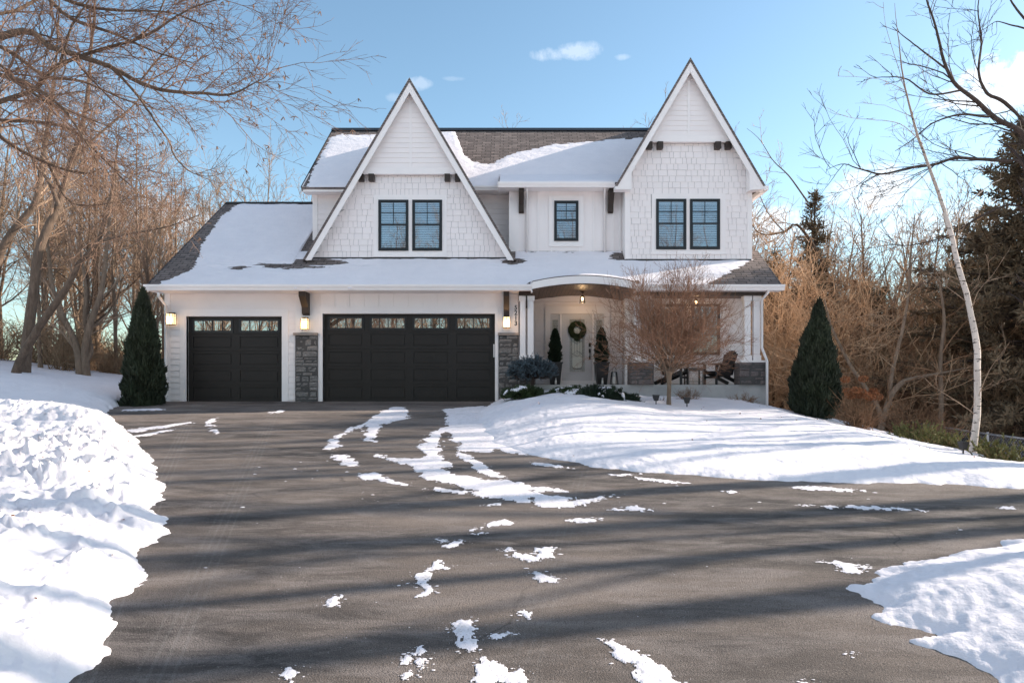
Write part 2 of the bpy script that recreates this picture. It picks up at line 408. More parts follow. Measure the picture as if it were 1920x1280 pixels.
def stone_mat(name, c1, c2):
    m, t, b = newmat(name); tc = t.n('ShaderNodeTexCoord'); v = tc.outputs['Object']
    mp = t.n('ShaderNodeMapping'); mp.inputs['Scale'].default_value = (1, 1, 3); t.l(v, mp.inputs[0])
    n = t.noise(mp.outputs[0], 3.5, 5, 0.6); n2 = t.noise(v, 22, 5, 0.65)
    col = t.ramp(n, [(0.3, c1), (0.7, c2)])
    col = t.mix(t.ramp(n2, [(0.4, 0.45), (0.65, 0.0)]), col, tuple(x*0.45 for x in c1))
    t.l(col, b.inputs['Base Color']); b.inputs['Roughness'].default_value = 0.9
    bump(t, b, n2, 1.0, 0.03)
    return m
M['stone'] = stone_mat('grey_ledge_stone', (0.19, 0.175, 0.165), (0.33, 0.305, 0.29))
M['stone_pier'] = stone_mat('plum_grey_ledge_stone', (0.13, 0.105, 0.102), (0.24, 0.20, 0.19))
M['mortar'] = simple('dark_stone_joint', (0.075, 0.07, 0.068), 0.9, 0.2)

def plank_mat():
    m, t, b = newmat('stained_beadboard_ceiling'); tc = t.n('ShaderNodeTexCoord'); v = tc.outputs['Object']
    sep = t.n('ShaderNodeSeparateXYZ'); t.l(v, sep.inputs[0])
    fr = t.math('FRACT', t.math('MULTIPLY', sep.outputs[0], 9.0))
    g = t.ramp(t.math('ABSOLUTE', t.math('SUBTRACT', fr, 0.5)), [(0.42, 0.0), (0.47, 1.0)])
    mp = t.n('ShaderNodeMapping'); mp.inputs['Scale'].default_value = (9, 0.7, 1); t.l(v, mp.inputs[0])
    n = t.noise(mp.outputs[0], 4, 5)
    col = t.ramp(n, [(0.3, (0.060, 0.030, 0.019)), (0.7, (0.13, 0.066, 0.040))])
    col = t.mix(g, col, (0.012, 0.008, 0.006)); t.l(col, b.inputs['Base Color']); b.inputs['Roughness'].default_value = 0.45
    bump(t, b, t.math('SUBTRACT', 1.0, g), 0.5, 0.01); return m
M['ceiling'] = plank_mat()

def glass_mat(name, refl=0.30, tint=(0.86, 0.9, 0.93), rough=0.0):
    m, t, b = newmat(name); nt = m.node_tree; nt.nodes.remove(b); out = nt.nodes['Material Output']
    g = t.n('ShaderNodeBsdfGlossy'); g.inputs['Roughness'].default_value = rough; g.inputs['Color'].default_value = (0.95, 0.97, 1, 1)
    tr = t.n('ShaderNodeBsdfTransparent'); tr.inputs['Color'].default_value = tint + (1,)
    tc = t.n('ShaderNodeTexCoord'); bp = t.n('ShaderNodeBump'); bp.inputs['Strength'].default_value = 0.02; bp.inputs['Distance'].default_value = 0.003
    t.l(t.noise(tc.outputs['Object'], 2.5, 2), bp.inputs['Height']); t.l(bp.outputs[0], g.inputs['Normal'])
    mx = t.n('ShaderNodeMixShader'); mx.inputs[0].default_value = refl
    t.l(tr.outputs[0], mx.inputs[1]); t.l(g.outputs[0], mx.inputs[2]); t.l(mx.outputs[0], out.inputs[0]); return m
M['glass'] = glass_mat('window_glass', 0.17)
M['glass_garage'] = glass_mat('garage_window_glass', 0.45, (0.7, 0.7, 0.7))

def leaded_mat():
    m, t, b = newmat('leaded_glass'); tc = t.n('ShaderNodeTexCoord'); v = tc.outputs['Object']
    vo = t.n('ShaderNodeTexVoronoi'); vo.feature = 'DISTANCE_TO_EDGE'; vo.inputs['Scale'].default_value = 26; t.l(v, vo.inputs['Vector'])
    n = t.noise(v, 40, 3)
    col = t.ramp(n, [(0.3, (0.26, 0.265, 0.25)), (0.7, (0.55, 0.55, 0.50))])
    col = t.mix(t.ramp(vo.outputs['Distance'], [(0.0, 0.55), (0.05, 0.0)]), col, (0.05, 0.05, 0.05))
    t.l(col, b.inputs['Base Color']); b.inputs['Roughness'].default_value = 0.15; bump(t, b, vo.outputs['Distance'], 0.6, 0.01); return m
M['leaded'] = leaded_mat()
M['frosted'] = simple('pale_frosted_glass', (0.62, 0.62, 0.55), 0.2, 0.1, 5, 0.3, 25)

def emit(name, c, s):
    m, t, b = newmat(name); b.inputs['Base Color'].default_value = c + (1,)
    b.inputs['Emission Color'].default_value = c + (1,); b.inputs['Emission Strength'].default_value = s
    b.inputs['Roughness'].default_value = 0.3; return m
M['lamp'] = emit('glowing_lantern_glass', (1.0, 0.70, 0.38), 1.0)
M['bulb'] = emit('lit_bulb', (1.0, 0.60, 0.25), 6.0)
# ================================================================== TERRAIN
def plane_z(Y):
    Yc = np.minimum(Y, 19.3)
    return -0.065*(19.3 - np.maximum(Yc, -2)) + 0.02*np.minimum(Y + 2, 0)
def unproj(px, py):                     # bearing of a point lying on the driveway's slope
    Y = 2245.8/(py - 635.8); return ((px-960)*Y/1280.0, Y)

left_edge = [(149,1280),(180,1232),(195,1219),(177,1200),(199,1171),(217,1137),(213,1126),(254,1110),(276,1080),(260,1049),(294,1013),(315,999),(308,972),
             (290,945),(313,917),(290,895),(281,859),(254,822),(217,791),(197,772),(225,758),(262,753.5),(306,752)]
right_edge = [(921,755),(904,770),(900,795),(925,829),(993,854),(1057,862),(1120,876),(1192,884),(1364,897),(1551,905),(1700,907),(1815,909),(1920,918)]
br_edge = [(1920,1011),(1815,1032),(1709,1051),(1661,1071),(1599,1104),(1642,1138),(1637,1157),(1709,1176),(1750,1190),(1709,1202),(1791,1229),(1872,1280)]
DRIVE = [(-1.2,-25.0),(-1.6,0.5)] + [unproj(*p) for p in left_edge] + [(-9.8,19.5),(-0.3,19.5)] + [unproj(*p) for p in right_edge] \
        + [(12.0,7.2),(40.0,3.5),(40.0,-1.0),(13.0,4.6)] + [unproj(*p) for p in br_edge] + [(2.9,1.0),(3.3,-25.0)]

def ground_z(X, Y, detail=True):
    P = plane_z(Y)
    # falls away to the right of the lawn
    wy = sstep(8.3, 11.5, Y)
    drop = (0.2*np.maximum(0, X-6.1) + 0.28*np.maximum(0, X-8.9))*wy
    drop = 2.1*(1-np.exp(-drop/2.1*1.15))
    # and rises, then falls, to the left
    rise = 0.13*np.maximum(0, -X-9.6)*sstep(11, 19, Y)*(1-sstep(24, 34, Y)) 
    rise = np.minimum(rise, 1.6)
    back = -1.2*sstep(26, 60, Y)
    base = P - drop + rise + back
    sd = sdist(X, Y, DRIVE)
    if detail: sd = sd + 0.075*fbm(X*2.2, Y*2.2, 3, 4, 0.6) 
    leftm = sstep(0.5, -0.5, X)*np.where(Y < 17.5, 1, 0)
    rl = (X > 1.5) & (Y < 7.2)
    # snow depth away from the drive
    A = np.where(X < -1.0, 0.26, 0.12 + 0.40*np.exp(-((X-0.4)**2)/(2*1.9**2))*sstep(9, 15, Y))
    A = np.where(rl, 0.24, A)
    s = np.maximum(sd, 0)
    k = np.where(X < -1.0, 0.42, np.where(rl, 0.55, 0.30 + 0.9*np.exp(-((X-0.2)**2)/4)*sstep(9, 13, Y)))
    dep = A*(1-np.exp(-s/k))
    pile = np.where((X < -1.0) & (Y < 16.5), 0.07*np.exp(-((s-0.9)/0.7)**2)*sstep(16.5, 13.5, Y)*sstep(0.0, 0.3, s), 0)
    farp = 0.17*np.exp(-(((X+8.9)/1.5)**2 + ((Y-13.6)/1.1)**2))
    pile = pile + farp*sstep(0, 0.8, s) + np.where(rl, 0.22*sstep(0.4, 2.2, s), 0)
    z = base + dep + pile
    if detail:
        rug = np.where(X < -1.0, 1.0, 0.10)*sstep(0.05, 0.5, s)*np.where((X < -1) & (Y > 15.0), 0.12, 1.0)
        rug = rug*np.exp(-np.maximum(Y-26, 0)/20)
        wx = X + 0.35*fbm(X*1.3, Y*1.3, 71, 3); wy2 = Y + 0.35*fbm(X*1.3+9, Y*1.3, 72, 3)
        rid = 1 - np.abs(fbm(wx*1.4, wy2*1.9, 11, 3)); rid2 = 1 - np.abs(fbm(wx*3.7, wy2*4.6, 12, 2))
        msk = sstep(-0.25, 0.45, fbm(X*0.7+4, Y*0.9, 73, 2)); msk2 = sstep(-0.1, 0.5, fbm(X*1.1, Y*1.1+4, 74, 2))
        b2 = fbm(wx*3.1, wy2*3.6, 23, 3); b3 = fbm(X*9, Y*10, 31, 3)
        ch = np.clip(fbm(wx*5.3, wy2*5.9, 41, 3) - 0.12, 0, 0.45); ch2 = np.clip(fbm(X*11+5, Y*12.5, 47, 2) - 0.2, 0, 0.4)
        cal = (0.55+0.45*sstep(4.6, 6.5, Y))*(1-0.30*sstep(9.0, 12.0, Y))
        z = z + rug*cal*(0.15*rid*rid*(0.35+msk) + 0.04*rid2*msk*msk2 + 0.055*b2 + 0.014*b3 + 0.10*ch*msk + 0.06*ch2*msk2 - 0.10)
        z = z + 0.03*fbm(X*0.5, Y*0.5, 55, 3)*sstep(0.1, 1.5, s)
        # soft wind ripples and scuffs on the lawn
        z = z + np.where(X > 0, 1, 0)*sstep(0.1, 0.8, s)*(0.03*fbm(X*0.45, Y*1.6, 61, 3) - 0.03*np.clip(fbm(X*2.6, Y*4.0, 67, 3)-0.42, 0, 1))
    # under the asphalt
    z = np.where(sd <= 0, P - np.minimum(0.25, -sd*0.6) - 0.004, z)
    return z

def gz(x, y):
    return float(ground_z(np.array([float(x)]), np.array([float(y)]), True)[0])

def build_ground():
    r = [0.4]
    while r[-1] < 700:
        q = r[-1]; r.append(q*(1.0055 if 2.6 < q < 21 else (1.02 if 21 <= q < 60 else 1.08)))
    r = np.array(r)
    ph = list(np.arange(-52, 52.001, 0.115)); ph = np.array(ph + list(np.arange(54, 308, 2.5)))
    ph = np.radians(ph)
    Rr, Ph = np.meshgrid(r, ph, indexing='ij')
    X = np.sin(Ph)*Rr; Y = np.cos(Ph)*Rr
    Z = ground_z(X, Y)
    V = np.stack([X, Y, Z], -1).reshape(-1, 3); n, m = len(r), len(ph)
    i = np.arange(n-1)[:, None]*m; j = np.arange(m)[None, :]; j2 = (j+1) % m
    F = np.stack([i+j, i+j2, i+m+j2, i+m+j], -1).reshape(-1, 4)[:, ::-1]
    c = len(V); V = np.vstack([V, [[0, 0, float(plane_z(np.array([0.0]))[0])-0.1]]])
    F2 = np.stack([np.full(m, c), j2[0], j[0], j[0]], -1)   # closing fan as triangles
    loops = np.concatenate([F.ravel(), F2[:, :3].ravel()]); st = np.concatenate([np.arange(0, len(F)*4, 4), len(F)*4 + np.arange(0, m*3, 3)])
    o = mesh_np('ground', V, None, M['snow'], None, True, True, loops, st)
    tag(o, 'snow covered ground banked along the drive and sloping away to the right', None, None, 'structure')
build_ground()

def build_drive():
    xs = np.linspace(-14, 42, 57); ys = np.concatenate([np.linspace(-26, -2, 5), np.linspace(-1, 19.32, 24)])
    X, Y = np.meshgrid(xs, ys, indexing='ij'); Z = plane_z(Y)
    V = np.stack([X, Y, Z], -1).reshape(-1, 3); n, m = len(xs), len(ys)
    i = np.arange(n-1)[:, None]*m; j = np.arange(m-1)[None, :]
    F = np.stack([i+j, i+m+j, i+m+j+1, i+j+1], -1).reshape(-1, 4)
    # keep the cells the drive covers (with a margin that runs under the snow)
    cx = V[F].mean(1); keep = sdist(cx[:, 0], cx[:, 1], DRIVE) < 0.9
    o = mesh_np('driveway', V, F[keep], M['asphalt'])
    tag(o, 'worn dark asphalt driveway curving from the garage off to the right', None, None, 'structure')
build_drive()

# thin trodden snow left on the asphalt
def z4(pts): return [(360+0.4219*x, 740+0.4219*y) for x, y in pts]
def z5(pts): return [(1000+0.479*x, 740+0.479*y) for x, y in pts]
patches = [z4(p) for p in [
    [(600,248),(608,215),(640,185),(690,150),(760,128),(800,95),(850,70),(900,52),(950,55),(965,80),(960,105),(900,118),(870,130),(845,128),(830,160),(812,190),(812,208),(765,205),(762,180),(778,150),(765,138),(700,165),(660,195),(635,248)],
    [(608,264),(700,266),(742,312),(740,318),(690,315),(650,298)],
    [(735,352),(820,345),(855,362),(880,382),(990,405),(940,400),(870,390),(820,382),(745,372)],
    [(1120,62),(1290,50),(1340,60),(1345,150),(1360,210),(1440,215),(1500,270),(1440,262),(1350,240),(1330,255),(1180,250),(1290,300),(1340,335),(1400,370),(1300,362),(1230,300),(1180,275),(1160,240),(1200,215),(1150,205),(1140,165),(1100,170),(1105,240),(1090,260),(1160,320),(1140,325),(1100,310),(1150,350),(1250,370),(1400,380),(1480,400),(1670,430),(1500,425),(1560,445),(1660,460),(1500,452),(1480,465),(1730,490),(1690,500),(1560,492),(1500,480),(1400,470),(1280,450),(1140,430),(1040,418),(1100,415),(1250,430),(1330,432),(1200,410),(1080,385),(1010,365),(1020,345),(960,315),(900,300),(815,275),(810,262),(930,290),(940,280),(1020,285),(1030,255),(1005,235),(1040,190),(1070,160),(1130,140),(1130,100)],
    [(1515,302),(1560,304),(1700,325),(1640,322),(1540,312)],
    [(1295,490),(1350,482),(1364,486),(1320,494)],
    [(1340,568),(1380,558),(1425,566),(1415,578),(1370,577),(1290,595),(1240,600),(1300,584)],
    [(1245,618),(1290,612),(1300,618),(1260,624)],
    [(1135,672),(1160,652),(1200,648),(1205,660),(1180,680),(1140,680)],
    [(1100,640),(1125,645),(1140,655),(1105,652)],
    [(1365,685),(1410,682),(1430,692),(1400,694)],[(1405,718),(1450,704),(1520,710),(1530,690),(1560,675),(1620,680),(1600,700),(1585,725),(1545,748),(1500,735),(1420,724)],
    [(1505,790),(1535,788),(1590,800),(1632,820),(1620,834),(1560,834),(1515,818)],
    [(1055,760),(1085,735),(1110,745),(1145,765),(1140,775),(1085,780),(1050,785),(1060,830),(1078,880),(1020,892),(1002,850),(950,838),(1010,835),(995,800),(1040,780)],
    [(585,915),(625,892),(668,898),(662,925),(625,942),(592,938)],
    [(1140,1010),(1200,998),(1250,1005),(1270,1050),(1280,1090),(1250,1135),(1220,1148),(1175,1120),(1185,1080),(1125,1055),(1160,1040)],
    [(1325,1072),(1370,1060),(1440,1060),(1400,1070),(1375,1090)],
    [(1470,968),(1490,972),(1498,995),(1485,995)],
    [(930,1165),(960,1150),(975,1180),(1000,1175),(985,1135),(1010,1110),(1045,1140),(1025,1160),(1035,1185),(1030,1225),(1000,1195),(975,1190),(940,1190)],
    [(412,1230),(440,1212),(465,1230),(462,1290),(415,1290),(425,1255)],
    [(1255,1200),(1300,1175),(1345,1180),(1380,1215),(1420,1235),(1460,1210),(1480,1225),(1460,1250),(1490,1290),(1250,1290)],
    [(930,1242),(960,1236),(1000,1240),(980,1256),(940,1252)],
    [(65,120),(100,100),(110,105),(85,130),(125,180),(90,170)],
    [(345,82),(400,66),(410,70),(360,88)]]]
patches += [z5(p) for p in [
    [(0,262),(60,270),(160,288),(90,284),(0,272)],
    [(290,312),(410,308),(360,316),(480,330),(610,346),(520,346),(420,330)],
    [(748,380),(780,376),(806,380),(780,386)],
    [(990,362),(1080,357),(1220,366),(1340,376),(1200,380),(1080,372)],
    [(1120,440),(1180,433),(1300,436),(1440,440),(1525,456),(1400,452),(1240,444)],
    [(1815,443),(1850,439),(1880,444),(1840,447)],
    [(1035,432),(1060,430),(1070,434),(1045,436)],
    [(285,446),(400,436),(460,452),(330,456)],[(0,388),(60,395),(180,400),(140,415),(240,400),(330,392),(260,412),(180,430),(100,432),(0,440)],
    [(140,492),(210,484),(275,486),(240,500),(160,500)],
    [(0,360),(60,362),(135,380),(40,378),(0,380)],
    [(1122,652),(1200,654),(1297,668),(1260,682),(1290,695),(1230,699),(1180,688),(1240,682)],
    [(1285,676),(1320,675),(1300,684)],
    [(260,958),(300,955),(345,985),(400,995),(450,1040),(530,1080),(560,1110),(640,1140),(430,1140),(400,1080),(310,1020),(295,985)],
    [(1045,1125),(1100,1120),(1100,1140),(1045,1140)],[(1230,1008),(1262,1018),(1258,1022)]]]
patches += [[(236,806),(300,798),(362,790),(362,793),(300,803),(250,812)],[(250,818),(300,808),(330,803),(330,806),(290,814),(252,821)],[(228,768),(300,765),(306,768),(240,771)]]

def build_patches():
    Vs, Fs, b = [], [], 0
    for k, p in enumerate(patches):
        w = np.array([unproj(x, min(y, 1330)) for x, y in p])
        ym = w[:, 1].mean(); c = max(0.0022*ym, 0.009)
        if ym > 9: c *= 1.15
        x0, x1, y0, y1 = w[:, 0].min()-.1, w[:, 0].max()+.1, w[:, 1].min()-.1, w[:, 1].max()+.1
        cy = c*(2.0 if ym > 6 else 1.3)
        xs = np.arange(x0, x1, c); ys = np.arange(y0, y1, cy)
        X, Y = np.meshgrid(xs, ys, indexing='ij')
        d = -sdist(X, Y, w)
        am = 0.012 + 0.0045*ym
        d = d + 1.25*am*fbm(X/(am*3.5), Y/(am*6.5), 7+k, 5, 0.74) - 0.2*am - 0.9*am*np.clip(fbm(X/(am*2.2), Y/(am*3.0), 90+k, 4, 0.7)-0.35, 0, 1)*2
        T = np.clip(d*0.15, -0.01, 0.0045)*(1 + 0.4*fbm(X*6, Y*6, 9)) 
        Z = plane_z(Y) + 0.004 + np.maximum(T, -0.003)
        n, m = X.shape; i = np.arange(n-1)[:, None]*m; j = np.arange(m-1)[None, :]
        F = np.stack([i+j, i+m+j, i+m+j+1, i+j+1], -1).reshape(-1, 4)
        D = d.reshape(-1); keep = (D[F] > 0).sum(1) >= 2
        F = F[keep]
        if not len(F): continue
        u, inv = np.unique(F, return_inverse=True)
        V = np.stack([X, Y, Z], -1).reshape(-1, 3)[u]
        Vs.append(V); Fs.append(inv.reshape(-1, 4)+b); b += len(V)
    # crumbs
    CR = []
    for k, p in enumerate(patches):
        w = np.array([unproj(x, min(y, 1330)) for x, y in p]); r_ = np.random.default_rng(k); per = len(w)*5
        i_ = r_.integers(0, len(w), per); f_ = r_.random((per, 1)); e_ = w[i_]*(1-f_)+w[(i_+1) % len(w)]*f_ + r_.normal(0, .022, (per, 2))*np.array([1.5, 1]); CR.append(e_)
    CR = np.vstack(CR)
    rng = np.random.default_rng(4)
    n = 420; cx = rng.uniform(-3.5, 4.5, n); cy = rng.uniform(3.4, 12, n)
    ok = (fbm(cx*0.7, cy*0.7, 77, 2) > 0.05) & (sdist(cx, cy, DRIVE) < -0.3); cx, cy = np.concatenate([cx[ok], CR[:, 0]]), np.concatenate([cy[ok], CR[:, 1]])
    s = (0.003 + 0.014*rng.random(len(cx))**4)*np.clip(cy/6, .6, 1.3)
    for a, q, e in zip(cx, cy, s):
        z = float(plane_z(np.array([q]))[0]) + 0.003
        th = np.arange(7)*2*np.pi/7; rr = e*rng.uniform(0.6, 1.3, 7)
        V = np.vstack([np.stack([a+np.cos(th)*rr*1.5, q+np.sin(th)*rr, np.full(7, z)], -1), [[a, q, z+e*0.4]]])
        F = [(i, (i+1) % 7, 7, 7) for i in range(7)]
        Vs.append(V); Fs.append(np.array(F)+b); b += 8
    V = np.vstack(Vs); F = np.vstack(Fs)
    tri = F[:, 2] == F[:, 3]
    loops = np.concatenate([F[~tri].ravel(), F[tri][:, :3].ravel()]); nq = (~tri).sum()
    st = np.concatenate([np.arange(0, nq*4, 4), nq*4+np.arange(0, tri.sum()*3, 3)])
    o = mesh_np('driveway_snow', V, None, M['thinsnow'], None, True, True, loops, st)
    tag(o, 'thin white scraps of trodden snow scattered over the dark driveway', 'snow', None, 'stuff')
build_patches()
# ================================================================== HOUSE
house = empty('house', (-1.4, 20.0, 0.0), 'large white two storey house with two steep gables, dark garage doors and a covered porch', 'house')
H = house
def zl(y): return 3.2 + 0.70*(y - 18.75)          # lower roof plane
def zm(y): return 6.52 + 0.853*(y - 20.85)        # main roof plane
def zb(y): return 6.42 + 0.45*(y - 20.15)         # roof over the board and batten bay

def uvroof(o, k=1.0, ux=0, uy=1):
    me = o.data; uv = me.uv_layers.new(name='UVMap'); n = len(me.loops)
    vi = np.empty(n, np.int32); me.loops.foreach_get('vertex_index', vi)
    co = np.empty(len(me.vertices)*3, np.float32); me.vertices.foreach_get('co', co); co = co.reshape(-1, 3)
    a = np.stack([co[vi, ux], co[vi, uy]*k], -1); uv.data.foreach_set('uv', a.ravel().astype(np.float32))
    return o

def panels(mb, x0, x1, z0, z1, y0, y1, holes):
    xs = sorted({x0, x1, *[min(max(h[i], x0), x1) for h in holes for i in (0, 1)]})
    for a, b in zip(xs, xs[1:]):
        if b-a < 1e-6: continue
        m = (a+b)/2; cuts = sorted([(h[2], h[3]) for h in holes if h[0] < m < h[1]]); z = z0
        for c, d in cuts:
            if c > z: mb.box(a, b, y0, y1, z, c)
            z = max(z, d)
        if z < z1: mb.box(a, b, y0, y1, z, z1)
    return mb

TOL = 1e-6
def rowspans(x0, x1, holes, za, zb_):
    sp = [(x0, x1)]
    for h in holes:
        if h[2] < zb_ - 1e-6 and h[3] > za + TOL:
            n = []
            for a, b in sp:
                if h[0] > a: n.append((a, min(b, h[0])))
                if h[1] < b: n.append((max(a, h[1]), b))
            sp = n
    return [(a, b) for a, b in sp if b - a > 0.02]

def clap(mb, xf, z0, z1, y, expo, holes=(), t=0.019):
    """lap boards; xf(z) gives the left and right limits"""
    z = z0
    while z < z1 - 0.01:
        zt = min(z+expo, z1); (a0, b0), (a1, b1) = xf(z), xf(zt)
        if b0 - a0 > 0.03:
            hs = [h for h in holes if h[2] < zt-1e-6 and h[3] > z+1e-6]
            if hs:
                cuts = sorted({z, zt, *[q for h in hs for q in (h[2], h[3]) if z < q < zt]})
                for u0, u1 in zip(cuts, cuts[1:]):
                    t0 = t + (0.003-t)*(u0-z)/(zt-z); t1 = t + (0.003-t)*(u1-z)/(zt-z)
                    for a, b in rowspans(a0, b0, hs, u0, u1):
                        mb.poly([(a,y-t0,u0),(b,y-t0,u0),(b,y-t1,u1),(a,y-t1,u1),(a,y,u0),(b,y,u0)], [(0,1,2,3),(0,4,5,1),(0,3,4),(1,5,2)])
            else:
                if b1 < a1: a1 = b1 = (a1+b1)/2
                mb.poly([(a0,y-t,z),(b0,y-t,z),(b1,y-0.003,zt),(a1,y-0.003,zt),(a0,y,z),(b0,y,z)], [(0,1,2,3),(0,4,5,1),(0,3,4),(1,5,2)])
        z = zt
    return mb

def shakes(mb, xf, z0, z1, y, expo, holes, rng):
    holes = [(h[0], h[1], h[2], h[3]-0.031) for h in holes]
    z = z0; k = 0
    while z < z1 - 0.02:
        zt = min(z+expo, z1)
        for h in holes:
            for q in (h[2], h[3]+0.031):
                if z + 0.03 < q < zt: zt = q
        (a0, b0), (a1, b1) = xf(z), xf(zt)
        for a, b in rowspans(a0, b0, holes, z, zt):
            x = a - rng.uniform(0, 0.12)
            while x < b:
                w = rng.choice((0.12, 0.15, 0.19, 0.23, 0.27))*rng.uniform(0.95, 1.05); p, q = max(a, x), min(b, x+w-0.009); x += w
                if q - p < 0.02: continue
                dz = rng.choice((0, 0, 0.004, 0.002)); t = 0.016 + rng.uniform(0, 0.004)
                ta = [(p, zt), (q, zt)]
                if not (a1 <= p and q <= b1) :            # clip to the rake
                    def cz(xx):
                        if xx < a1: return z + (zt-z)*(xx-a0)/max(a1-a0, 1e-6)
                        if xx > b1: return z + (zt-z)*(b0-xx)/max(b0-b1, 1e-6)
                        return zt
                    ta = [(p, max(z+0.002, cz(p))), (q, max(z+0.002, cz(q)))]
                zz = z + dz
                if min(ta[0][1], ta[1][1]) <= zz + 0.002 and max(ta[0][1], ta[1][1]) <= zz+0.01: continue
                zt0 = max(ta[0][1], zz+0.002); zt1 = max(ta[1][1], zz+0.002)
                mb.poly([(p,y-t,zz),(q,y-t,zz),(q,y-0.004,zt1),(p,y-0.004,zt0),(p,y,zz),(q,y,zz)], [(0,1,2,3),(0,4,5,1),(0,3,4),(1,5,2)])
        z = zt; k += 1
    return mb

rng = random.Random(5)
# ---- garage front
G1 = (-9.20, -6.50, -0.05, 2.40); G2 = (-5.35, -0.48, -0.05, 2.475)
YG = 19.3
panels(MB(), -9.80, 0.18, -0.3, 3.06, YG, YG+0.16, [G1, G2]).build('garage_wall', M['white'], H)
MB().box(-9.8, -9.64, YG+0.16, 28.4, -0.6, 3.1).prismx([(YG+.16, 3.1), (28.4, 3.1), (23.95, 6.5)], -9.79, -9.65).build('side_wall', M['white'], H)
MB().box(-9.6, 7.0, 28.3, 28.45, -2.2, 6.3).build('rear_wall', M['white'], H)
T1o = (-9.38, -6.32, -1, 2.60)
c = MB(); clap(c, lambda z: (-9.66, -6.12), 0.04, 3.03, YG, 0.165, [T1o]); c.build('lap_siding', M['white'], H)
MB().box(-9.815, -9.66, YG-0.022, YG+0.3, -0.05, 3.05).build('corner_board', M['trim'], H)
tr = MB(); tr.box(-9.38, -9.20, YG-0.028, YG+0.1, 0.0, 2.40).box(-6.50, -6.32, YG-0.028, YG+0.1, 0.0, 2.40).box(-9.38, -6.32, YG-0.03, YG+0.1, 2.402, 2.60)
tr.build('garage_door_trim', M['trim'], H)
tr = MB(); tr.box(-5.47, -5.35, YG-0.028, YG+0.1, 0.0, 2.475).box(-0.48, -0.39, YG-0.028, YG+0.1, 0.0, 2.475).box(-5.47, -0.39, YG-0.032, YG+0.1, 2.477, 2.675)
tr.build('garage_door_trim', M['trim'], H)
# smooth panels behind lanterns and battens over the wide door
pn = MB(); pn.box(-6.11, -5.47, YG-0.012, YG, 1.93, 3.04).box(-0.39, 0.18, YG-0.012, YG, 1.93, 3.04).box(-5.47, -0.39, YG-0.010, YG, 2.675, 3.04)
pn.box(-6.12, -5.94, YG-0.030, YG-0.012, 1.93, 3.03).box(0.035, 0.18, YG-0.030, YG-0.012, 1.93, 3.03)
for i in range(13):
    x = -5.44 + i*(4.98/12); pn.box(x-0.02, x+0.02, YG-0.028, YG-0.010, 2.676, 3.035)
pn.build('batten_panel', M['trim'], H)

def stonework(name, x0, x1, z0, z1, yf, yb, mat, seed, side_r=False):
    r = random.Random(seed); core = MB().box(x0+0.015, x1-0.015, yf+0.03, yb, z0, z1-0.004)
    co = core.build(name, M['mortar'], H); mb = MB(); z = z0
    while z < z1 - 0.02:
        h = min(r.choice((0.07, 0.09, 0.11, 0.14, 0.18)), z1 - z); 
        if z1 - z - h < 0.05: h = z1 - z
        x = x0
        while x < x1 - 0.01:
            w = r.uniform(0.16, 0.42); 
            if x1 - x - w < 0.12: w = x1 - x
            d = r.uniform(0.0, 0.035); e = 0.007; y = yf + d
            p, q, a, b = x+e, x+w-e, z+e, z+h-e
            nx = max(2, int(w/0.05)); nz = max(2, int(h/0.035))
            gx = np.linspace(p, q, nx+1); gzz = np.linspace(a, b, nz+1); base = len(mb.v); vs = []
            for jz, zz in enumerate(gzz):
                for ix, xx in enumerate(gx):
                    ed = (ix in (0, nx)) or (jz in (0, nz))
                    vs.append((xx + (0 if ed else r.uniform(-.006, .006)), y + (0.022 if ed else r.uniform(-0.008, 0.010)), zz + (r.uniform(-.004, .004))))
            m = nx+1; n0 = len(vs)
            # border ring at the back
            fs = [(jz*m+ix, jz*m+ix+1, (jz+1)*m+ix+1, (jz+1)*m+ix) for jz in range(nz) for ix in range(nx)]
            ring = list(range(0, m)) + [k*m+m-1 for k in range(1, nz+1)] + [nz*m+k for k in range(m-2, -1, -1)] + [k*m for k in range(nz-1, 0, -1)]
            for k in ring: vs.append((vs[k][0], yb if side_r else yf+0.06, vs[k][2]))
            L = len(ring)
            fs += [(ring[k], n0+k, n0+(k+1) % L, ring[(k+1) % L]) for k in range(L)]
            mb.poly(vs, fs); x += w
        z += h
    mb.build('ledge_stone', mat, co)
    return co
s1 = stonework('stone_pier', -6.12, -5.475, -0.05, 1.86, YG-0.10, YG+0.05, M['stone'], 1)
s2 = stonework('stone_pier', -0.385, 0.185, -0.05, 1.86, YG-0.10, YG+0.05, M['stone'], 2, True)
MB().box(-6.15, -5.465, YG-0.13, YG+0.05, 1.861, 1.93).build('stone_cap', M['sill_stone'], s1)
MB().box(-0.395, 0.20, YG-0.13, YG+0.05, 1.861, 1.93).build('stone_cap', M['sill_stone'], s2)

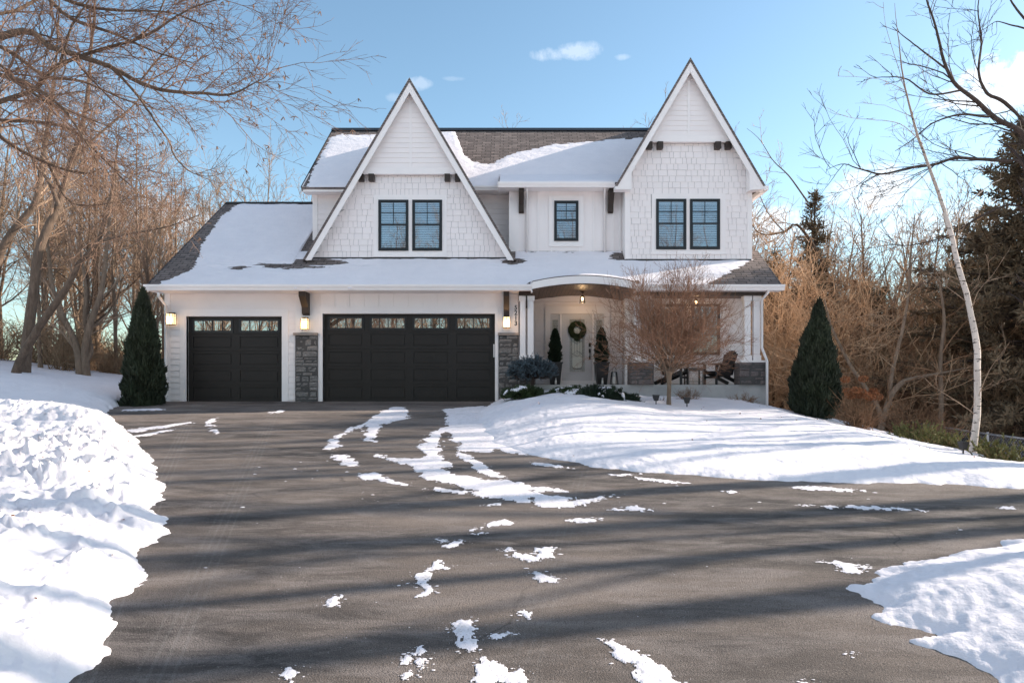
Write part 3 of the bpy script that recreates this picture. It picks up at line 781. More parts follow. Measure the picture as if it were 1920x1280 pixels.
def garage_door(x0, x1, z1, cols):
    y = YG + 0.11
    d = MB(); d.box(x0, x1, y+0.020, y+0.06, 0.0, z1-0.42)
    d.box(x0, x1, y+0.012, y+0.06, z1-0.09, z1+0.05)
    w = (x1-x0)/cols; mx = 0.115; sh = (z1-0.49)/4
    ztop0, ztop1 = z1-0.42, z1-0.09
    wins = []
    for i in range(cols):
        a, b = x0+i*w+mx, x0+(i+1)*w-mx
        if i == 0: a += 0.02
        if i == cols-1: b -= 0.02
        wins.append((a, b)); prev = x0 if i == 0 else wins[i-1][1]
        d.box(prev, a, y+0.012, y+0.06, ztop0, ztop1)
    d.box(wins[-1][1], x1, y+0.012, y+0.06, ztop0, ztop1)
    # rails and stiles proud of the recessed panels
    for r in range(4):
        za = r*sh; zt = za + sh - 0.008
        pz0, pz1 = za+0.075, zt-0.07
        d.box(x0, x1, y, y+0.020, za, pz0).box(x0, x1, y, y+0.020, pz1, zt)
        for i in range(cols):
            a, b = wins[i]; prev = x0 if i == 0 else wins[i-1][1]
            d.box(prev, a, y, y+0.020, pz0, pz1)
            d.prism([(a+.035,pz0+.035),(b-.035,pz0+.035),(b-.035,pz1-.035),(a+.035,pz1-.035)], y+0.004, y+0.020)
        d.box(wins[-1][1], x1, y, y+0.020, pz0, pz1)
    d.box(x0, x1, y, y+0.012, 4*sh, ztop0-0.02)
    door = d.build('garage_door', M['garage'], H)
    for a, b in wins:
        f = MB(); za, zt = ztop0, ztop1
        f.box(a-0.03, b+0.03, y-0.006, y+0.010, za-0.03, za+0.03).box(a-0.03, b+0.03, y-0.006, y+0.010, zt-0.03, zt+0.03)
        f.box(a-0.03, a+0.03, y-0.006, y+0.010, za+0.03, zt-0.03).box(b-0.03, b+0.03, y-0.006, y+0.010, za+0.03, zt-0.03)
        for k in (1, 2, 3):
            xx = a + (b-a)*k/4; f.box(xx-0.011, xx+0.011, y-0.002, y+0.010, za+0.03, zt-0.03)
        f.build('window_frame', M['blackframe'], door)
        MB().box(a+0.01, b-0.01, y+0.014, y+0.018, za+0.01, zt-0.01).build('pane', M['glass_garage'], door)
    MB().box(x1-0.05, x1-0.012, y-0.03, y-0.002, 1.25, 1.62).build('door_track_bracket', M['trim'], door) if cols == 4 else None
    MB().box(x0, x1, y-0.01, y+0.05, -0.02, -0.001).build('weather_strip', M['black_metal'], door)
    return door
garage_door(G1[0], G1[1], G1[3], 2)
garage_door(G2[0], G2[1], G2[3], 4)
MB().box(-9.6, 0.1, 19.7, 19.75, 0.0, 2.9).build('garage_interior', M['room'], H)

# ---- soffits, gutters and fascias of the lower roof
sf = MB().box(-10.0, 0.56, 18.76, YG+0.05, 3.045, 3.075).box(3.35, 7.40, 18.76, 18.96, 3.045, 3.075)
sf.build('soffit', M['trim'], H)
def gutter(x0, x1, y, z0, z1, name='gutter'):
    d = z1-z0; g = MB().prismx([(y, z0), (y-0.09, z0), (y-0.105, z0+d*.35), (y-0.135, z0+d*.7), (y-0.135, z1), (y-0.12, z1), (y-0.12, z1-.02), (y, z1-.02)], x0, x1)
    return g.build(name, M['trim'], H)
gutter(-10.06, 0.56, 18.745, 3.05, 3.205); gutter(3.30, 7.45, 18.745, 3.05, 3.205)
MB().box(-10.03, 0.56, 18.748, 18.79, 3.05, 3.18).box(3.32, 7.42, 18.748, 18.79, 3.05, 3.18).build('fascia', M['trim'], H)

# ---- lower roof (one shingled sheet with the eyebrow over the entrance)
EYC, EYH = 1.95, 1.40
def eyebrow(x):
    u = np.clip(np.abs(x-EYC)/EYH, 0, 1.3)
    return np.where(u < 1.02, 3.29 + 0.165*(1-u*u), 0)
def zlow(X, Y): return np.maximum(3.2 + 0.70*(Y-18.75), np.where(Y < 19.6, eyebrow(X), 0))
def sheet(name, x0, x1, y0, y1, zf, mat, parent, step=0.1, thick=0.05, k=1.22, smooth=False):
    xs = np.linspace(x0, x1, max(2, int((x1-x0)/step)+1)); ys = np.linspace(y0, y1, max(2, int((y1-y0)/step)+1))
    X, Y = np.meshgrid(xs, ys, indexing='ij'); Z = zf(X, Y); n, m = X.shape
    top = np.stack([X, Y, Z], -1).reshape(-1, 3); bot = top.copy(); bot[:, 2] -= thick
    i = np.arange(n-1)[:, None]*m; j = np.arange(m-1)[None, :]
    F = np.stack([i+j, i+m+j, i+m+j+1, i+j+1], -1).reshape(-1, 4); N = n*m
    ring = np.concatenate([np.arange(n)*m, (n-1)*m+np.arange(1, m), (np.arange(n-2, -1, -1))*m+m-1, np.arange(m-2, 0, -1)])
    r2 = np.roll(ring, -1); S = np.stack([ring+N, r2+N, r2, ring], -1)
    o = mesh_np(name, np.vstack([top, bot]), np.vstack([F, F[:, ::-1]+N, S]), mat, parent, smooth)
    uvroof(o, k); return o
roof = sheet('lower_roof', -10.03, -6.1, 18.72, 23.95, lambda X, Y: 3.2+0.70*(Y-18.75), M['shingle'], H, 0.5)
sheet('lower_roof', -6.1, 0.56, 18.72, 20.62, zlow, M['shingle'], H, 0.3)
sheet('lower_roof', 0.56, 3.34, 18.60, 20.62, zlow, M['shingle'], H, 0.05)
sheet('lower_roof', 3.34, 7.43, 18.72, 20.62, zlow, M['shingle'], H, 0.3)
sheet('lower_roof', -10.03, -6.1, 23.95, 28.9, lambda X, Y: 6.84-0.70*(Y-23.95), M['shingle'], H, 0.5)
MB().prismx([(23.80, 6.76), (23.95, 6.875), (24.10, 6.76), (23.95, 6.82)], -10.03, -6.1).build('ridge_cap', M['shingle'], H)
# rake boards at the two ends of the lower roof
rk = MB().prismx([(18.76, 3.02), (18.76, 3.15), (23.95, 6.78), (23.95, 6.60)], -10.025, -9.99)
rk.build('rake_board', M['trim'], H); rk = MB()
rk.prismx([(18.80, 3.05), (18.80, 3.16), (20.62, 4.44), (20.62, 4.30)], 7.39, 7.425)
rk.build('rake_board', M['trim'], H); rk = MB()
rk.prismx([(18.80, 3.05), (18.80, 3.14), (20.62, 4.42), (20.62, 3.05)], 7.02, 7.06)
rk.build('porch_end_wall', M['trim'], H)
ed = MB().prismx([(18.72, 3.13), (18.72, 3.185), (23.95, 6.845), (23.95, 6.79)], -10.05, -10.028)
ed.build('shingle_edge', M['black_metal'], H)
# eyebrow fascia and vaulted ceiling
n = 24; up = []; lo = []
for i in range(n+1):
    x = EYC-EYH + 2*EYH*i/n; u = (x-EYC)/EYH; up.append((x, 3.265+0.165*(1-u*u))); lo.append((x, 3.075+0.155*(1-u*u)))
MB().prism(lo + up[::-1], 18.585, 18.62).build('arched_fascia', M['trim'], H)
v = MB()
for i in range(n):
    (x0, z0), (x1, z1) = [(a, b-0.03) for a, b in (lo[i], lo[i+1])]
    v.poly([(x0,18.62,z0),(x1,18.62,z1),(x1,20.86,z1-0.02),(x0,20.86,z0-0.02),(x0,18.62,z0+.05),(x1,18.62,z1+.05),(x1,20.86,z1+.03),(x0,20.86,z0+.03)], [(0,3,2,1),(4,5,6,7),(0,1,5,4),(2,3,7,6)])
v.box(0.19, 0.55, 18.96, 20.86, 3.03, 3.06).box(3.35, 7.06, 18.96, 20.86, 3.03, 3.06)
v.box(0.19, 0.55, 18.80, 18.96, 3.036, 3.06)
v.build('porch_ceiling', M['ceiling'], H)
MB().box(0.19, 0.57, 18.93, 19.12, 2.95, 3.028).build('porch_beam', M['wood_dark'], H)
MB().box(3.28, 7.03, 18.93, 19.12, 2.95, 3.028).build('porch_beam', M['wood_dark'], H)
MB().box(0.52, 0.56, 18.64, 18.95, 3.0, 3.25).build('eyebrow_cheek', M['trim'], H)
MB().box(3.34, 3.38, 18.64, 18.95, 3.0, 3.25).build('eyebrow_cheek', M['trim'], H)

# ---- porch
YD = 20.85; YW = 20.30; PF = 0.47
MB().box(0.19, 7.10, 18.97, YD+0.1, -1.2, PF).build('porch_slab', M['concrete'], H)
MB().box(0.18, 3.36, YD, YD+0.12, PF, 3.12).box(3.36, 7.035, YW, YW+0.12, PF, 3.05).box(3.36, 3.42, YW+0.12, YD+0.1, PF, 3.04).build('porch_wall', M['white'], H)
MB().prism([(0.6, 3.0), (3.3, 3.0), (3.3, 3.05), (1.95, 3.22), (0.6, 3.05)], YD-0.002, YD+0.1).build('porch_gable_infill', M['white'], H)
c = MB(); clap(c, lambda z: (0.20, 3.36), PF+0.02, 3.02, YD, 0.165, [(1.01, 2.98, -1, 2.86)])
clap(c, lambda z: (3.50, 7.03), PF+0.02, 3.02, YW, 0.165, [(4.18, 6.30, 1.22, 2.98)]); c.build('lap_siding', M['white'], H)
MB().box(3.35, 3.50, YW-0.024, YW+0.1, PF, 3.03).build('corner_board', M['trim'], H)
# door surround, slab, glass and sidelights
t = MB(); y = YD
t.box(1.01, 1.17, y-0.05, y, PF, 2.62).box(2.80, 2.98, y-0.05, y, PF, 2.62).box(1.01, 2.98, y-0.052, y, 2.621, 2.86)
t.box(1.455, 1.515, y-0.07, y, PF, 2.62).box(2.445, 2.505, y-0.07, y, PF, 2.62).box(1.17, 2.80, y-0.09, y, PF, PF+0.125)
t.build('door_surround', M['trim'], H)
def lite_panel(name, x0, x1, z0, z1, g, yy, parent):
    f = MB(); gx0, gx1, gz0, gz1 = g
    panels(f, x0, x1, z0, z1, yy-0.03, yy, [g])
    f.box(gx0-.03, gx1+.03, yy-.042, yy-.03, gz0-.03, gz0).box(gx0-.03, gx1+.03, yy-.042, yy-.03, gz1, gz1+.03).box(gx0-.03, gx0, yy-.042, yy-.03, gz0, gz1).box(gx1, gx1+.03, yy-.042, yy-.03, gz0, gz1)
    return f.build(name, M['door_paint'], parent)
zt = 2.62; zb0 = PF+0.126
fd = lite_panel('front_door', 1.52, 2.44, zb0, zt-0.01, (1.755, 2.215, 0.86, 2.46), y-0.005, H)
MB().box(1.755, 2.215, y-0.022, y-0.012, 0.86, 2.46).build('leaded_border_glass', M['leaded'], fd)
MB().box(1.83, 2.14, y-0.026, y-0.021, 0.98, 2.34).build('centre_glass', M['frosted'], fd)
ld = MB()
for za in (1.42, 1.80, 2.15):
    for sgn in (-1, 1):
        ld.obox((1.985+sgn*0.077, y-0.028, za+0.03), (0.085, 0, -sgn*0.05), (0, .003, 0), (0.002, 0, 0.004))
        ld.obox((1.985+sgn*0.077, y-0.028, za-0.05), (0.085, 0, sgn*0.05), (0, .003, 0), (0.002, 0, 0.004))
for xx in (1.83, 1.90, 1.985, 2.07, 2.14): ld.box(xx-.004, xx+.004, y-.030, y-.025, 0.98 if xx in (1.83, 2.14) else 1.4, 2.34 if xx in (1.83, 2.14) else 2.15)
ld.tube([(1.83, y-.028, 2.30), (1.88, y-.028, 2.37), (1.985, y-.028, 2.39), (2.09, y-.028, 2.37), (2.14, y-.028, 2.30)], 0.005, 4)
ld.tube([(1.83, y-.028, 1.03), (1.88, y-.028, .96), (1.985, y-.028, .94), (2.09, y-.028, .96), (2.14, y-.028, 1.03)], 0.005, 4)
ld.build('lead_came', M['black_metal'], fd)
hd = MB().box(2.335, 2.405, y-.06, y-.035, 1.62, 1.74).box(2.34, 2.395, y-.06, y-.035, 1.44, 1.56).box(2.34, 2.395, y-.06, y-.035, 1.24, 1.34)
hd.tube([(2.367, y-.05, 1.50), (2.367, y-.11, 1.47), (2.367, y-.11, 1.33), (2.367, y-.05, 1.29)], 0.013, 6)
hd.build('door_handle', M['black_metal'], fd)
for a, b in ((1.17, 1.455), (2.505, 2.80)):
    s = lite_panel('sidelight', a, b, zb0, zt-0.01, (a+.055, b-.05, 1.10, 2.44), y-0.005, H)
    MB().box(a+.055, b-.05, y-.022, y-.012, 1.10, 2.44).build('leaded_glass', M['leaded'], s)
    l2 = MB()
    for q in (.33, .66): xx = a+.055+(b-a-.105)*q; l2.box(xx-.004, xx+.004, y-.026, y-.022, 1.1, 2.44)
    for zz in (1.3, 1.7, 2.25): l2.box(a+.055, b-.05, y-.026, y-.022, zz-.004, zz+.004)
    l2.build('lead_came', M['black_metal'], s)

# columns on stone piers
def column(x0, x1, za):
    w = (x1-x0)/2; cx = (x0+x1)/2; cy = 19.13; m = MB()
    m.box(cx-w, cx+w, cy-w, cy+w, za+0.14, 2.81)
    m.box(cx-w-.025, cx+w+.025, cy-w-.025, cy+w+.025, za, za+0.139).box(cx-w-.03, cx+w+.03, cy-w-.03, cy+w+.03, 2.811, 2.945)
    m.build('porch_column', M['trim'], H)
for a, b, pr in ((6.49, 6.66, 1), (6.75, 6.92, 1), (3.40, 3.57, 1), (3.68, 3.85, 1), (0.225, 0.375, 0), (0.435, 0.60, 0)): column(a, b, 1.15)
MB().box(0.385, 0.425, 19.0, 19.06, 2.60, 2.944).build('beam_bracket', M['wood_dark'], H)
for a, b, s in ((6.30, 7.085, 11), (3.27, 3.94, 12), (0.20, 0.66, 13)):
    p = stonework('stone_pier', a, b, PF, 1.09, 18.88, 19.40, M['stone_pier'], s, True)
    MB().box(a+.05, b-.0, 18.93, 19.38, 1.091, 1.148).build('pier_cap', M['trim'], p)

# ---- windows
def window(x0, x1, z0, z1, y, dense=True, mid=0.5):
    fr = 0.052; f = MB(); yo = y-0.062
    def ringbox(a, b, c, d, w, ya, yb_):
        f.box(a, b, ya, yb_, c, c+w).box(a, b, ya, yb_, d-w, d).box(a, a+w, ya, yb_, c+w, d-w).box(b-w, b, ya, yb_, c+w, d-w)
    ringbox(x0, x1, z0, z1, fr, yo, y)
    zm_ = z0 + (z1-z0)*mid
    ringbox(x0+fr, x1-fr, zm_, z1-fr, 0.026, yo+0.010, y)
    ringbox(x0+fr, x1-fr, z0+fr, zm_+0.045, 0.030, yo+0.004, y)
    xc = (x0+x1)/2; f.box(xc-.009, xc+.009, yo+0.018, yo+0.03, zm_+.02, z1-fr-.02)
    zq = (zm_+z1)/2; f.box(x0+fr+.02, x1-fr-.02, yo+0.019, yo+0.029, zq-.009, zq+.009)
    w = f.build('window', M['blackframe'], H)
    MB().box(x0+fr, x1-fr, yo+0.032, yo+0.036, z0+fr, z1-fr).build('pane', M['glass'], w)
    b = MB(); z = z0+fr+0.02
    b.box(x0+fr+.01, x1-fr-.01, y-.024, y-.006, z1-fr-0.085, z1-fr)
    while z < z1-fr-.09:
        b.poly([(x0+fr+.01, y-.024, z-.012), (x1-fr-.01, y-.024, z-.012), (x1-fr-.01, y-.008, z+.021), (x0+fr+.01, y-.008, z+.021),
                (x0+fr+.01, y-.022, z-.015), (x1-fr-.01, y-.022, z-.015), (x1-fr-.01, y-.006, z+.018), (x0+fr+.01, y-.006, z+.018)],
               [(0,1,2,3),(7,6,5,4),(0,4,5,1),(2,6,7,3),(0,3,7,4),(1,5,6,2)]); z += 0.052
    b.build('blinds', M['blind'], w)
    MB().box(x0+.02, x1-.02, y-0.004, y-0.001, z0+.02, z1-.02).build('dark_room_behind', M['room'], w)
    return w
def wtrim(x0, x1, z0, z1, y, hs, name='window_trim'):
    t = MB(); panels(t, x0, x1, z0, z1, y-0.032, y-0.002, hs); return t.build(name, M['trim'], H)

# ---- left steep gable
S = 1.706
def gable(cx, ya, zA, yw, zbase, xl, xr, zband, lap_seed, wins, wz, trimr, yback, clipx=None, zfoot=None):
    """cx apex x, ya barge plane, zA apex height, yw wall plane"""
    def lim(z, o=0.10):
        hw = max(0, (zA - o - z)/S); a, b = cx-hw, cx+hw
        if clipx: a, b = max(a, clipx[0]), min(b, clipx[1])
        return a, b
    # wall body
    if clipx:
        zs = zA-0.1-S*(cx-clipx[0]); zr = zA-0.1-S*(clipx[1]-cx)
        pts = [(clipx[0], zbase-1.0), (clipx[1], zbase-1.0), (clipx[1], zr), (cx, zA-0.1), (clipx[0], zs)]
    else:
        a, b = lim(zbase-0.25); pts = [(a, zbase-0.25), (b, zbase-0.25), (cx, zA-0.1)]
    MB().prism(pts, yw, yw+0.14).build('gable_wall', M['gap'], H)
    m = MB(); shakes(m, lambda z: lim(z), zbase+0.02, zband, yw, 0.177, [trimr], random.Random(lap_seed)); m.build('shake_siding', M['white'], H)
    MB().box(lim(zbase)[0], lim(zbase)[1], yw-0.035, yw, zbase-0.06, zbase+0.018).build('base_flashing', M['black_metal'], H)
    # upper lapped field standing proud on small brackets
    yu = yw-0.13
    hw = (zA-0.12-zband)/S
    MB().prism([(cx-hw, zband), (cx+hw, zband), (cx, zA-0.12)], yu, yw-0.03).build('upper_gable_panel', M['white'], H)
    u = MB(); clap(u, lambda z: lim(z, 0.14), zband+0.19, zA-0.2, yu, 0.146); u.build('lap_siding', M['white'], H)
    q = lim(zband, 0.14); MB().box(q[0], q[1], yu-0.022, yu, zband, zband+0.188).box(cx-0.035, cx+0.035, yu-0.022, yu-0.002, zband+0.19, zA-0.55).build('band_board', M['trim'], H)
    # window trim and windows
    wtrim(trimr[0], trimr[1], trimr[2], trimr[3], yw, [(w[0]-.002, w[1]+.002, wz[0]-.002, wz[1]+.002) for w in wins])
    for w in wins: window(w[0], w[1], wz[0], wz[1], yw)
    # barge boards
    zfo = zfoot if zfoot else zbase-0.12
    vw = 0.39
    def board(sgn):
        hw1 = (zA - zfo)/S; hw2 = (zA - vw - zfo)/S
        return [(cx, zA), (cx+sgn*hw1, zfo), (cx+sgn*hw2, zfo), (cx, zA-vw)]
    for sgn in (-1, 1): 
        p = board(sgn); p = p if sgn < 0 else p[::-1]
        MB().prism(p, ya-0.035 - (0.002 if sgn > 0 else 0), ya).build('barge_board', M['trim'], H)
        # soffit under the rake
        o1, o2 = 0.10, 0.14; h1 = (zA-o1-zfo)/S; h2 = (zA-o2-zfo)/S
        p = [(cx, zA-o1), (cx+sgn*h1, zfo), (cx+sgn*h2, zfo), (cx, zA-o2)]; p = p if sgn < 0 else p[::-1]
        MB().prism(p, ya, yw+0.02).build('rake_soffit', M['trim'], H)
        # roof slab
        h0 = (zA+0.035-zfo)/S; h1 = (zA-0.09-zfo)/S
        p = [(cx, zA+0.035), (cx+sgn*h0, zfo), (cx+sgn*h1, zfo), (cx, zA-0.09)]; p = p if sgn < 0 else p[::-1]
        o = MB().prism(p, ya-0.05, yback).build('gable_roof', M['shingle'], H); uvroof(o, 1.98, 1, 2)
    return lim

gable(-2.985, 19.90, 9.36, 20.20, 4.21, None, None, 6.65, 3,
      [(-3.945, -3.06), (-2.945, -2.065)], (4.42, 5.92), (-4.09, -1.93, 4.24, 6.07), 24.2)
gable(5.165, 19.80, 9.90, 20.10, 4.14, None, None, 7.56, 4,
      [(4.235, 5.12), (5.23, 6.11)], (4.44, 5.92), (4.11, 6.28, 4.30, 6.08), 28.8, (3.345, 7.035), 6.22)
# brackets under the bands
for cx, yw, zb_, xs in ((-2.985, 20.2, 6.65, (-4.44, -4.13, -1.90, -1.60)), (5.165, 20.1, 7.56, (4.02, 4.33, 6.02, 6.33))):
    for x in xs: MB().box(x-0.08, x+0.08, yw-0.20, yw, zb_-0.20, zb_-0.002).build('gable_bracket', M['wood_dark'], H)
# corner boards of the right gable, its returns
MB().box(3.32, 3.47, 20.07, 20.5, 4.16, 6.85).build('corner_board', M['trim'], H)
MB().box(6.92, 7.06, 20.07, 20.5, 4.16, 6.75).build('corner_board', M['trim'], H)
MB().prism([(2.99, 6.12), (3.46, 6.12), (3.46, 6.94), (2.99, 6.24)], 19.768, 20.075).build('eave_return', M['trim'], H)
MB().prism([(6.88, 6.10), (7.42, 6.14), (7.42, 6.20), (7.32, 6.24), (6.88, 6.90)], 19.768, 20.075).build('eave_return', M['trim'], H)
MB().box(6.9, 7.035, 20.24, 28.4, -2.2, 6.3).box(3.345, 3.40, 20.2, 20.7, 4.1, 6.4).build('side_wall', M['white'], H)
MB().box(7.30, 7.43, 19.75, 28.6, 6.10, 6.22).build('gutter', M['trim'], H)

# ---- main upper walls and roof
YM = 21.30
MB().box(-6.20, 3.4, YM, YM+0.15, 2.9, 6.6).box(-6.20, -6.05, YM+0.15, 28.4, 2.9, 6.6).build('upper_wall', M['white'], H)
MB().prismx([(YM+.1, 6.6), (28.3, 6.6), (24.45, 9.4)], -6.19, -6.06).build('end_gable_wall', M['white'], H)
c = MB(); clap(c, lambda z: (-6.06, -0.05), 4.3, 6.36, YM, 0.165); c.build('lap_siding', M['white'], H)
MB().box(-6.215, -6.06, YM-0.024, YM+0.3, 3.9, 6.38).build('corner_board', M['trim'], H)
MB().box(-6.42, 3.3, 20.87, YM, 6.375, 6.40).build('soffit', M['trim'], H)
MB().box(-6.42, -0.3, 20.82, 20.87, 6.35, 6.50).build('fascia', M['trim'], H)
gutter(-1.6, -0.36, 20.82, 6.37, 6.49)
mr = sheet('main_roof', -6.42, 5.2, 20.80, 24.45, lambda X, Y: 6.52+0.853*(Y-20.85), M['shingle'], H, 0.6, 0.06, 1.314)
sheet('main_roof', -6.42, 5.2, 24.45, 28.9, lambda X, Y: 9.591-0.853*(Y-24.45), M['shingle'], H, 0.6, 0.06, 1.314)
MB().prismx([(24.28, 9.50), (24.45, 9.655), (24.62, 9.50), (24.45, 9.57)], -6.44, 5.1).build('ridge_cap', M['black_metal'], H)
MB().prismx([(20.82, 6.36), (20.82, 6.50), (24.45, 9.57), (24.45, 9.40)], -6.415, -6.38).build('rake_board', M['trim'], H)
MB().prismx([(20.80, 6.455), (20.80, 6.50), (24.45, 9.61), (24.45, 9.56)], -6.44, -6.422).build('shingle_edge', M['black_metal'], H)
# board and batten bay
YB = 20.60
MB().box(-0.08, 3.345, YB, YB+0.12, 4.15, 6.5).box(-0.08, 0.0, YB+0.12, YM, 4.1, 6.5).build('bay_wall', M['white'], H)
def batten(x, za, zb_): MB().box(x-.022, x+.022, YB-.02, YB, za, zb_).build('batten', M['trim'], H)
for px_ in (1009, 1113, 1150, 1163): batten((px_-960)*YB/1280, 4.33, 6.28)
for px_ in (1034, 1087):
    batten((px_-960)*YB/1280, 6.17, 6.28); batten((px_-960)*YB/1280, 4.33, 4.62)
MB().box(-0.09, 0.20, YB-.026, YB+.3, 4.3, 6.28).build('corner_board', M['trim'], H)
MB().box(-0.1, 3.34, YB-.03, YB-.001, 4.26, 4.325).build('base_flashing', M['black_metal'], H)
wtrim(1.11, 2.16, 4.63, 6.16, YB, [(1.27, 2.0, 4.79, 6.0)]); window(1.27, 2.0, 4.79, 6.0, YB)
MB().box(-0.40, 3.30, 20.17, YB+.05, 6.285, 6.31).build('soffit', M['trim'], H)
gutter(-0.42, 3.02, 20.165, 6.275, 6.42)
sheet('bay_roof', -0.40, 3.6, 20.12, 21.5, lambda X, Y: 6.44+0.45*(Y-20.15), M['shingle'], H, 0.5, 0.05, 1.1)
MB().prismx([(20.14, 6.30), (20.14, 6.40), (21.4, 6.98), (20.9, 6.52)], -0.40, -0.36).build('bay_roof_cheek', M['black_metal'], H)
# porch picture windows
wtrim(4.18, 6.30, 1.22, 2.98, YW, [(4.31, 5.16, 1.35, 2.86), (5.30, 6.17, 1.35, 2.86)])
window(4.31, 5.16, 1.35, 2.86, YW); window(5.30, 6.17, 1.35, 2.86, YW)

# ---- timber knee brackets
def knee(x, yw, z0, z1, w=0.10, d=0.42):
    MB().prismx([(yw-0.03, z0), (yw-0.03-d*0.28, z0+0.05), (yw-0.03-d*0.35, z0+(z1-z0)*.35), (yw-0.03-d, z1-0.12), (yw-0.03-d, z1), (yw-0.03, z1)], x-w, x+w).build('knee_bracket', M['wood_dark'], H)
knee(-5.80, YG, 2.42, 3.045, 0.095); knee(-0.155, YG, 2.30, 3.045, 0.08)
knee((977.5-960)*YB/1280, YB, 5.62, 6.285, 0.075, 0.36); knee((1144-960)*YB/1280, YB, 5.62, 6.285, 0.08, 0.36)

# ---- downspouts
def spout(pts, w=0.04):
    MB().tube(pts, w, 4, math.pi/4).build('downspout', M['trim'], H, True)
def dp(px_, py_, y): return W(px_, py_, y)
spout([dp(297, 548, 18.72), dp(298, 556, 18.75), dp(311, 573, 19.22), dp(311, 742, 19.22), dp(305, 750, 19.05)])
spout([dp(988, 350, 20.2), dp(988, 356, 20.25), dp(988, 372, 20.54), dp(988, 478, 20.54)])
spout([dp(1134, 350, 20.2), dp(1134, 356, 20.25), dp(1134, 372, 20.54), dp(1134, 478, 20.54)])
spout([dp(1441, 541, 18.70), dp(1440, 548, 18.72), dp(1428.5, 562, 18.95), dp(1428.5, 652, 18.95), dp(1438, 676, 18.85), dp(1438, 775, 18.87)])

# ---- house number
def digit_text(ch, x, z, y, h):
    cu = bpy.data.curves.new('digit', 'FONT'); cu.body = ch; cu.size = h*1.4; cu.extrude = 0.006; cu.offset = 0.0035; cu.align_x = 'CENTER'
    o = bpy.data.objects.new('tmp', cu); COL.objects.link(o)
    o.rotation_euler = (R(90), 0, 0); o.location = (x, y, z)
    bpy.context.view_layer.update(); me = bpy.data.meshes.new_from_object(o); me.transform(o.matrix_world)
    bpy.data.objects.remove(o); me.materials.clear(); me.materials.append(M['black_metal'])
    d = bpy.data.objects.new('house_number_digit', me); COL.objects.link(d); d.parent = H; d.location = -H.location
for i, ch in enumerate('5213'): digit_text(ch, 0.108, 2.585 - i*0.147, YG-0.036, 0.125)

# ---- wall lanterns
def lantern(x, z, y, lit=1.6):
    b = MB().box(x-.06, x+.06, y-.02, y, z-.05, z+.17).tube([(x, y-.02, z+.12), (x, y-.13, z+.16)], 0.014, 6)
    b.taper((x, y-.13, z+.12), .125, (x, y-.13, z+.165), .04, 4, math.pi/4)
    for sx in (-1, 1):
        for sy in (-1, 1): b.box(x+sx*.095-.006, x+sx*.095+.006, y-.13+sy*.095-.006, y-.13+sy*.095+.006, z-.17, z+.12)
    for sy in (-1, 1): b.box(x-.005, x+.005, y-.13+sy*.092-.005, y-.13+sy*.092+.005, z-.165, z+.12)
    for sx in (-1, 1): b.box(x+sx*.092-.005, x+sx*.092+.005, y-.135, y-.125, z-.165, z+.12)
    for zz in (.07, ): 
        b.box(x-.1, x+.1, y-.232, y-.222, z+zz, z+zz+.01).box(x-.1, x+.1, y-.038, y-.028, z+zz, z+zz+.01)
        b.box(x-.1, x-.092, y-.23, y-.03, z+zz, z+zz+.01).box(x+.092, x+.1, y-.23, y-.03, z+zz, z+zz+.01)
    b.box(x-.1, x+.1, y-.23, y-.03, z-.185, z-.17)
    o = b.build('wall_lantern', M['wood_dark'], H)
    MB().box(x-.086, x+.086, y-.216, y-.044, z-.168, z+.118).build('lit_glass', M['lamp'], o)
    ld_ = bpy.data.lights.new('lantern_light', 'POINT'); ld_.energy = 3.2; ld_.color = (1, .62, .32); ld_.shadow_soft_size = 0.05
    lo_ = bpy.data.objects.new('lantern_light', ld_); COL.objects.link(lo_); lo_.location = (x, y-.30, z-.05)
lantern((326-960)/66.32, 2.33, YG-0.03); lantern((575-960)/66.32, 2.20, YG-0.03); lantern((950-960)/66.32, 2.24, YG-0.03)
def pendant(x, y, z):
    b = MB().taper((x, y, z+.17), .05, (x, y, z+.19), .05, 12).tube([(x, y, z+.17), (x, y, z+.08)], .008, 6).taper((x, y, z+.05), .075, (x, y, z+.09), .03, 4, math.pi/4)
    for sx in (-1, 1):
        for sy in (-1, 1): b.tube([(x+sx*.05, y+sy*.05, z+.05), (x+sx*.07, y+sy*.07, z-.13)], .006, 4)
    b.box(x-.075, x+.075, y-.075, y+.075, z-.14, z-.13)
    o = b.build('porch_lantern', M['black_metal'], H)
    MB().lathe([(.012, -.06), (.03, -.03), (.032, 0), (.015, .04)], (x, y, z), 10).build('bulb', M['bulb'], o)
    l = bpy.data.lights.new('porch_lantern_light', 'POINT'); l.energy = 4; l.color = (1, .65, .35); l.shadow_soft_size = .04
    lo_ = bpy.data.objects.new('porch_lantern_light', l); COL.objects.link(lo_); lo_.location = (x, y, z-.2)
pendant(2.06, 20.0, 2.99); pendant(5.31, 19.7, 2.85)

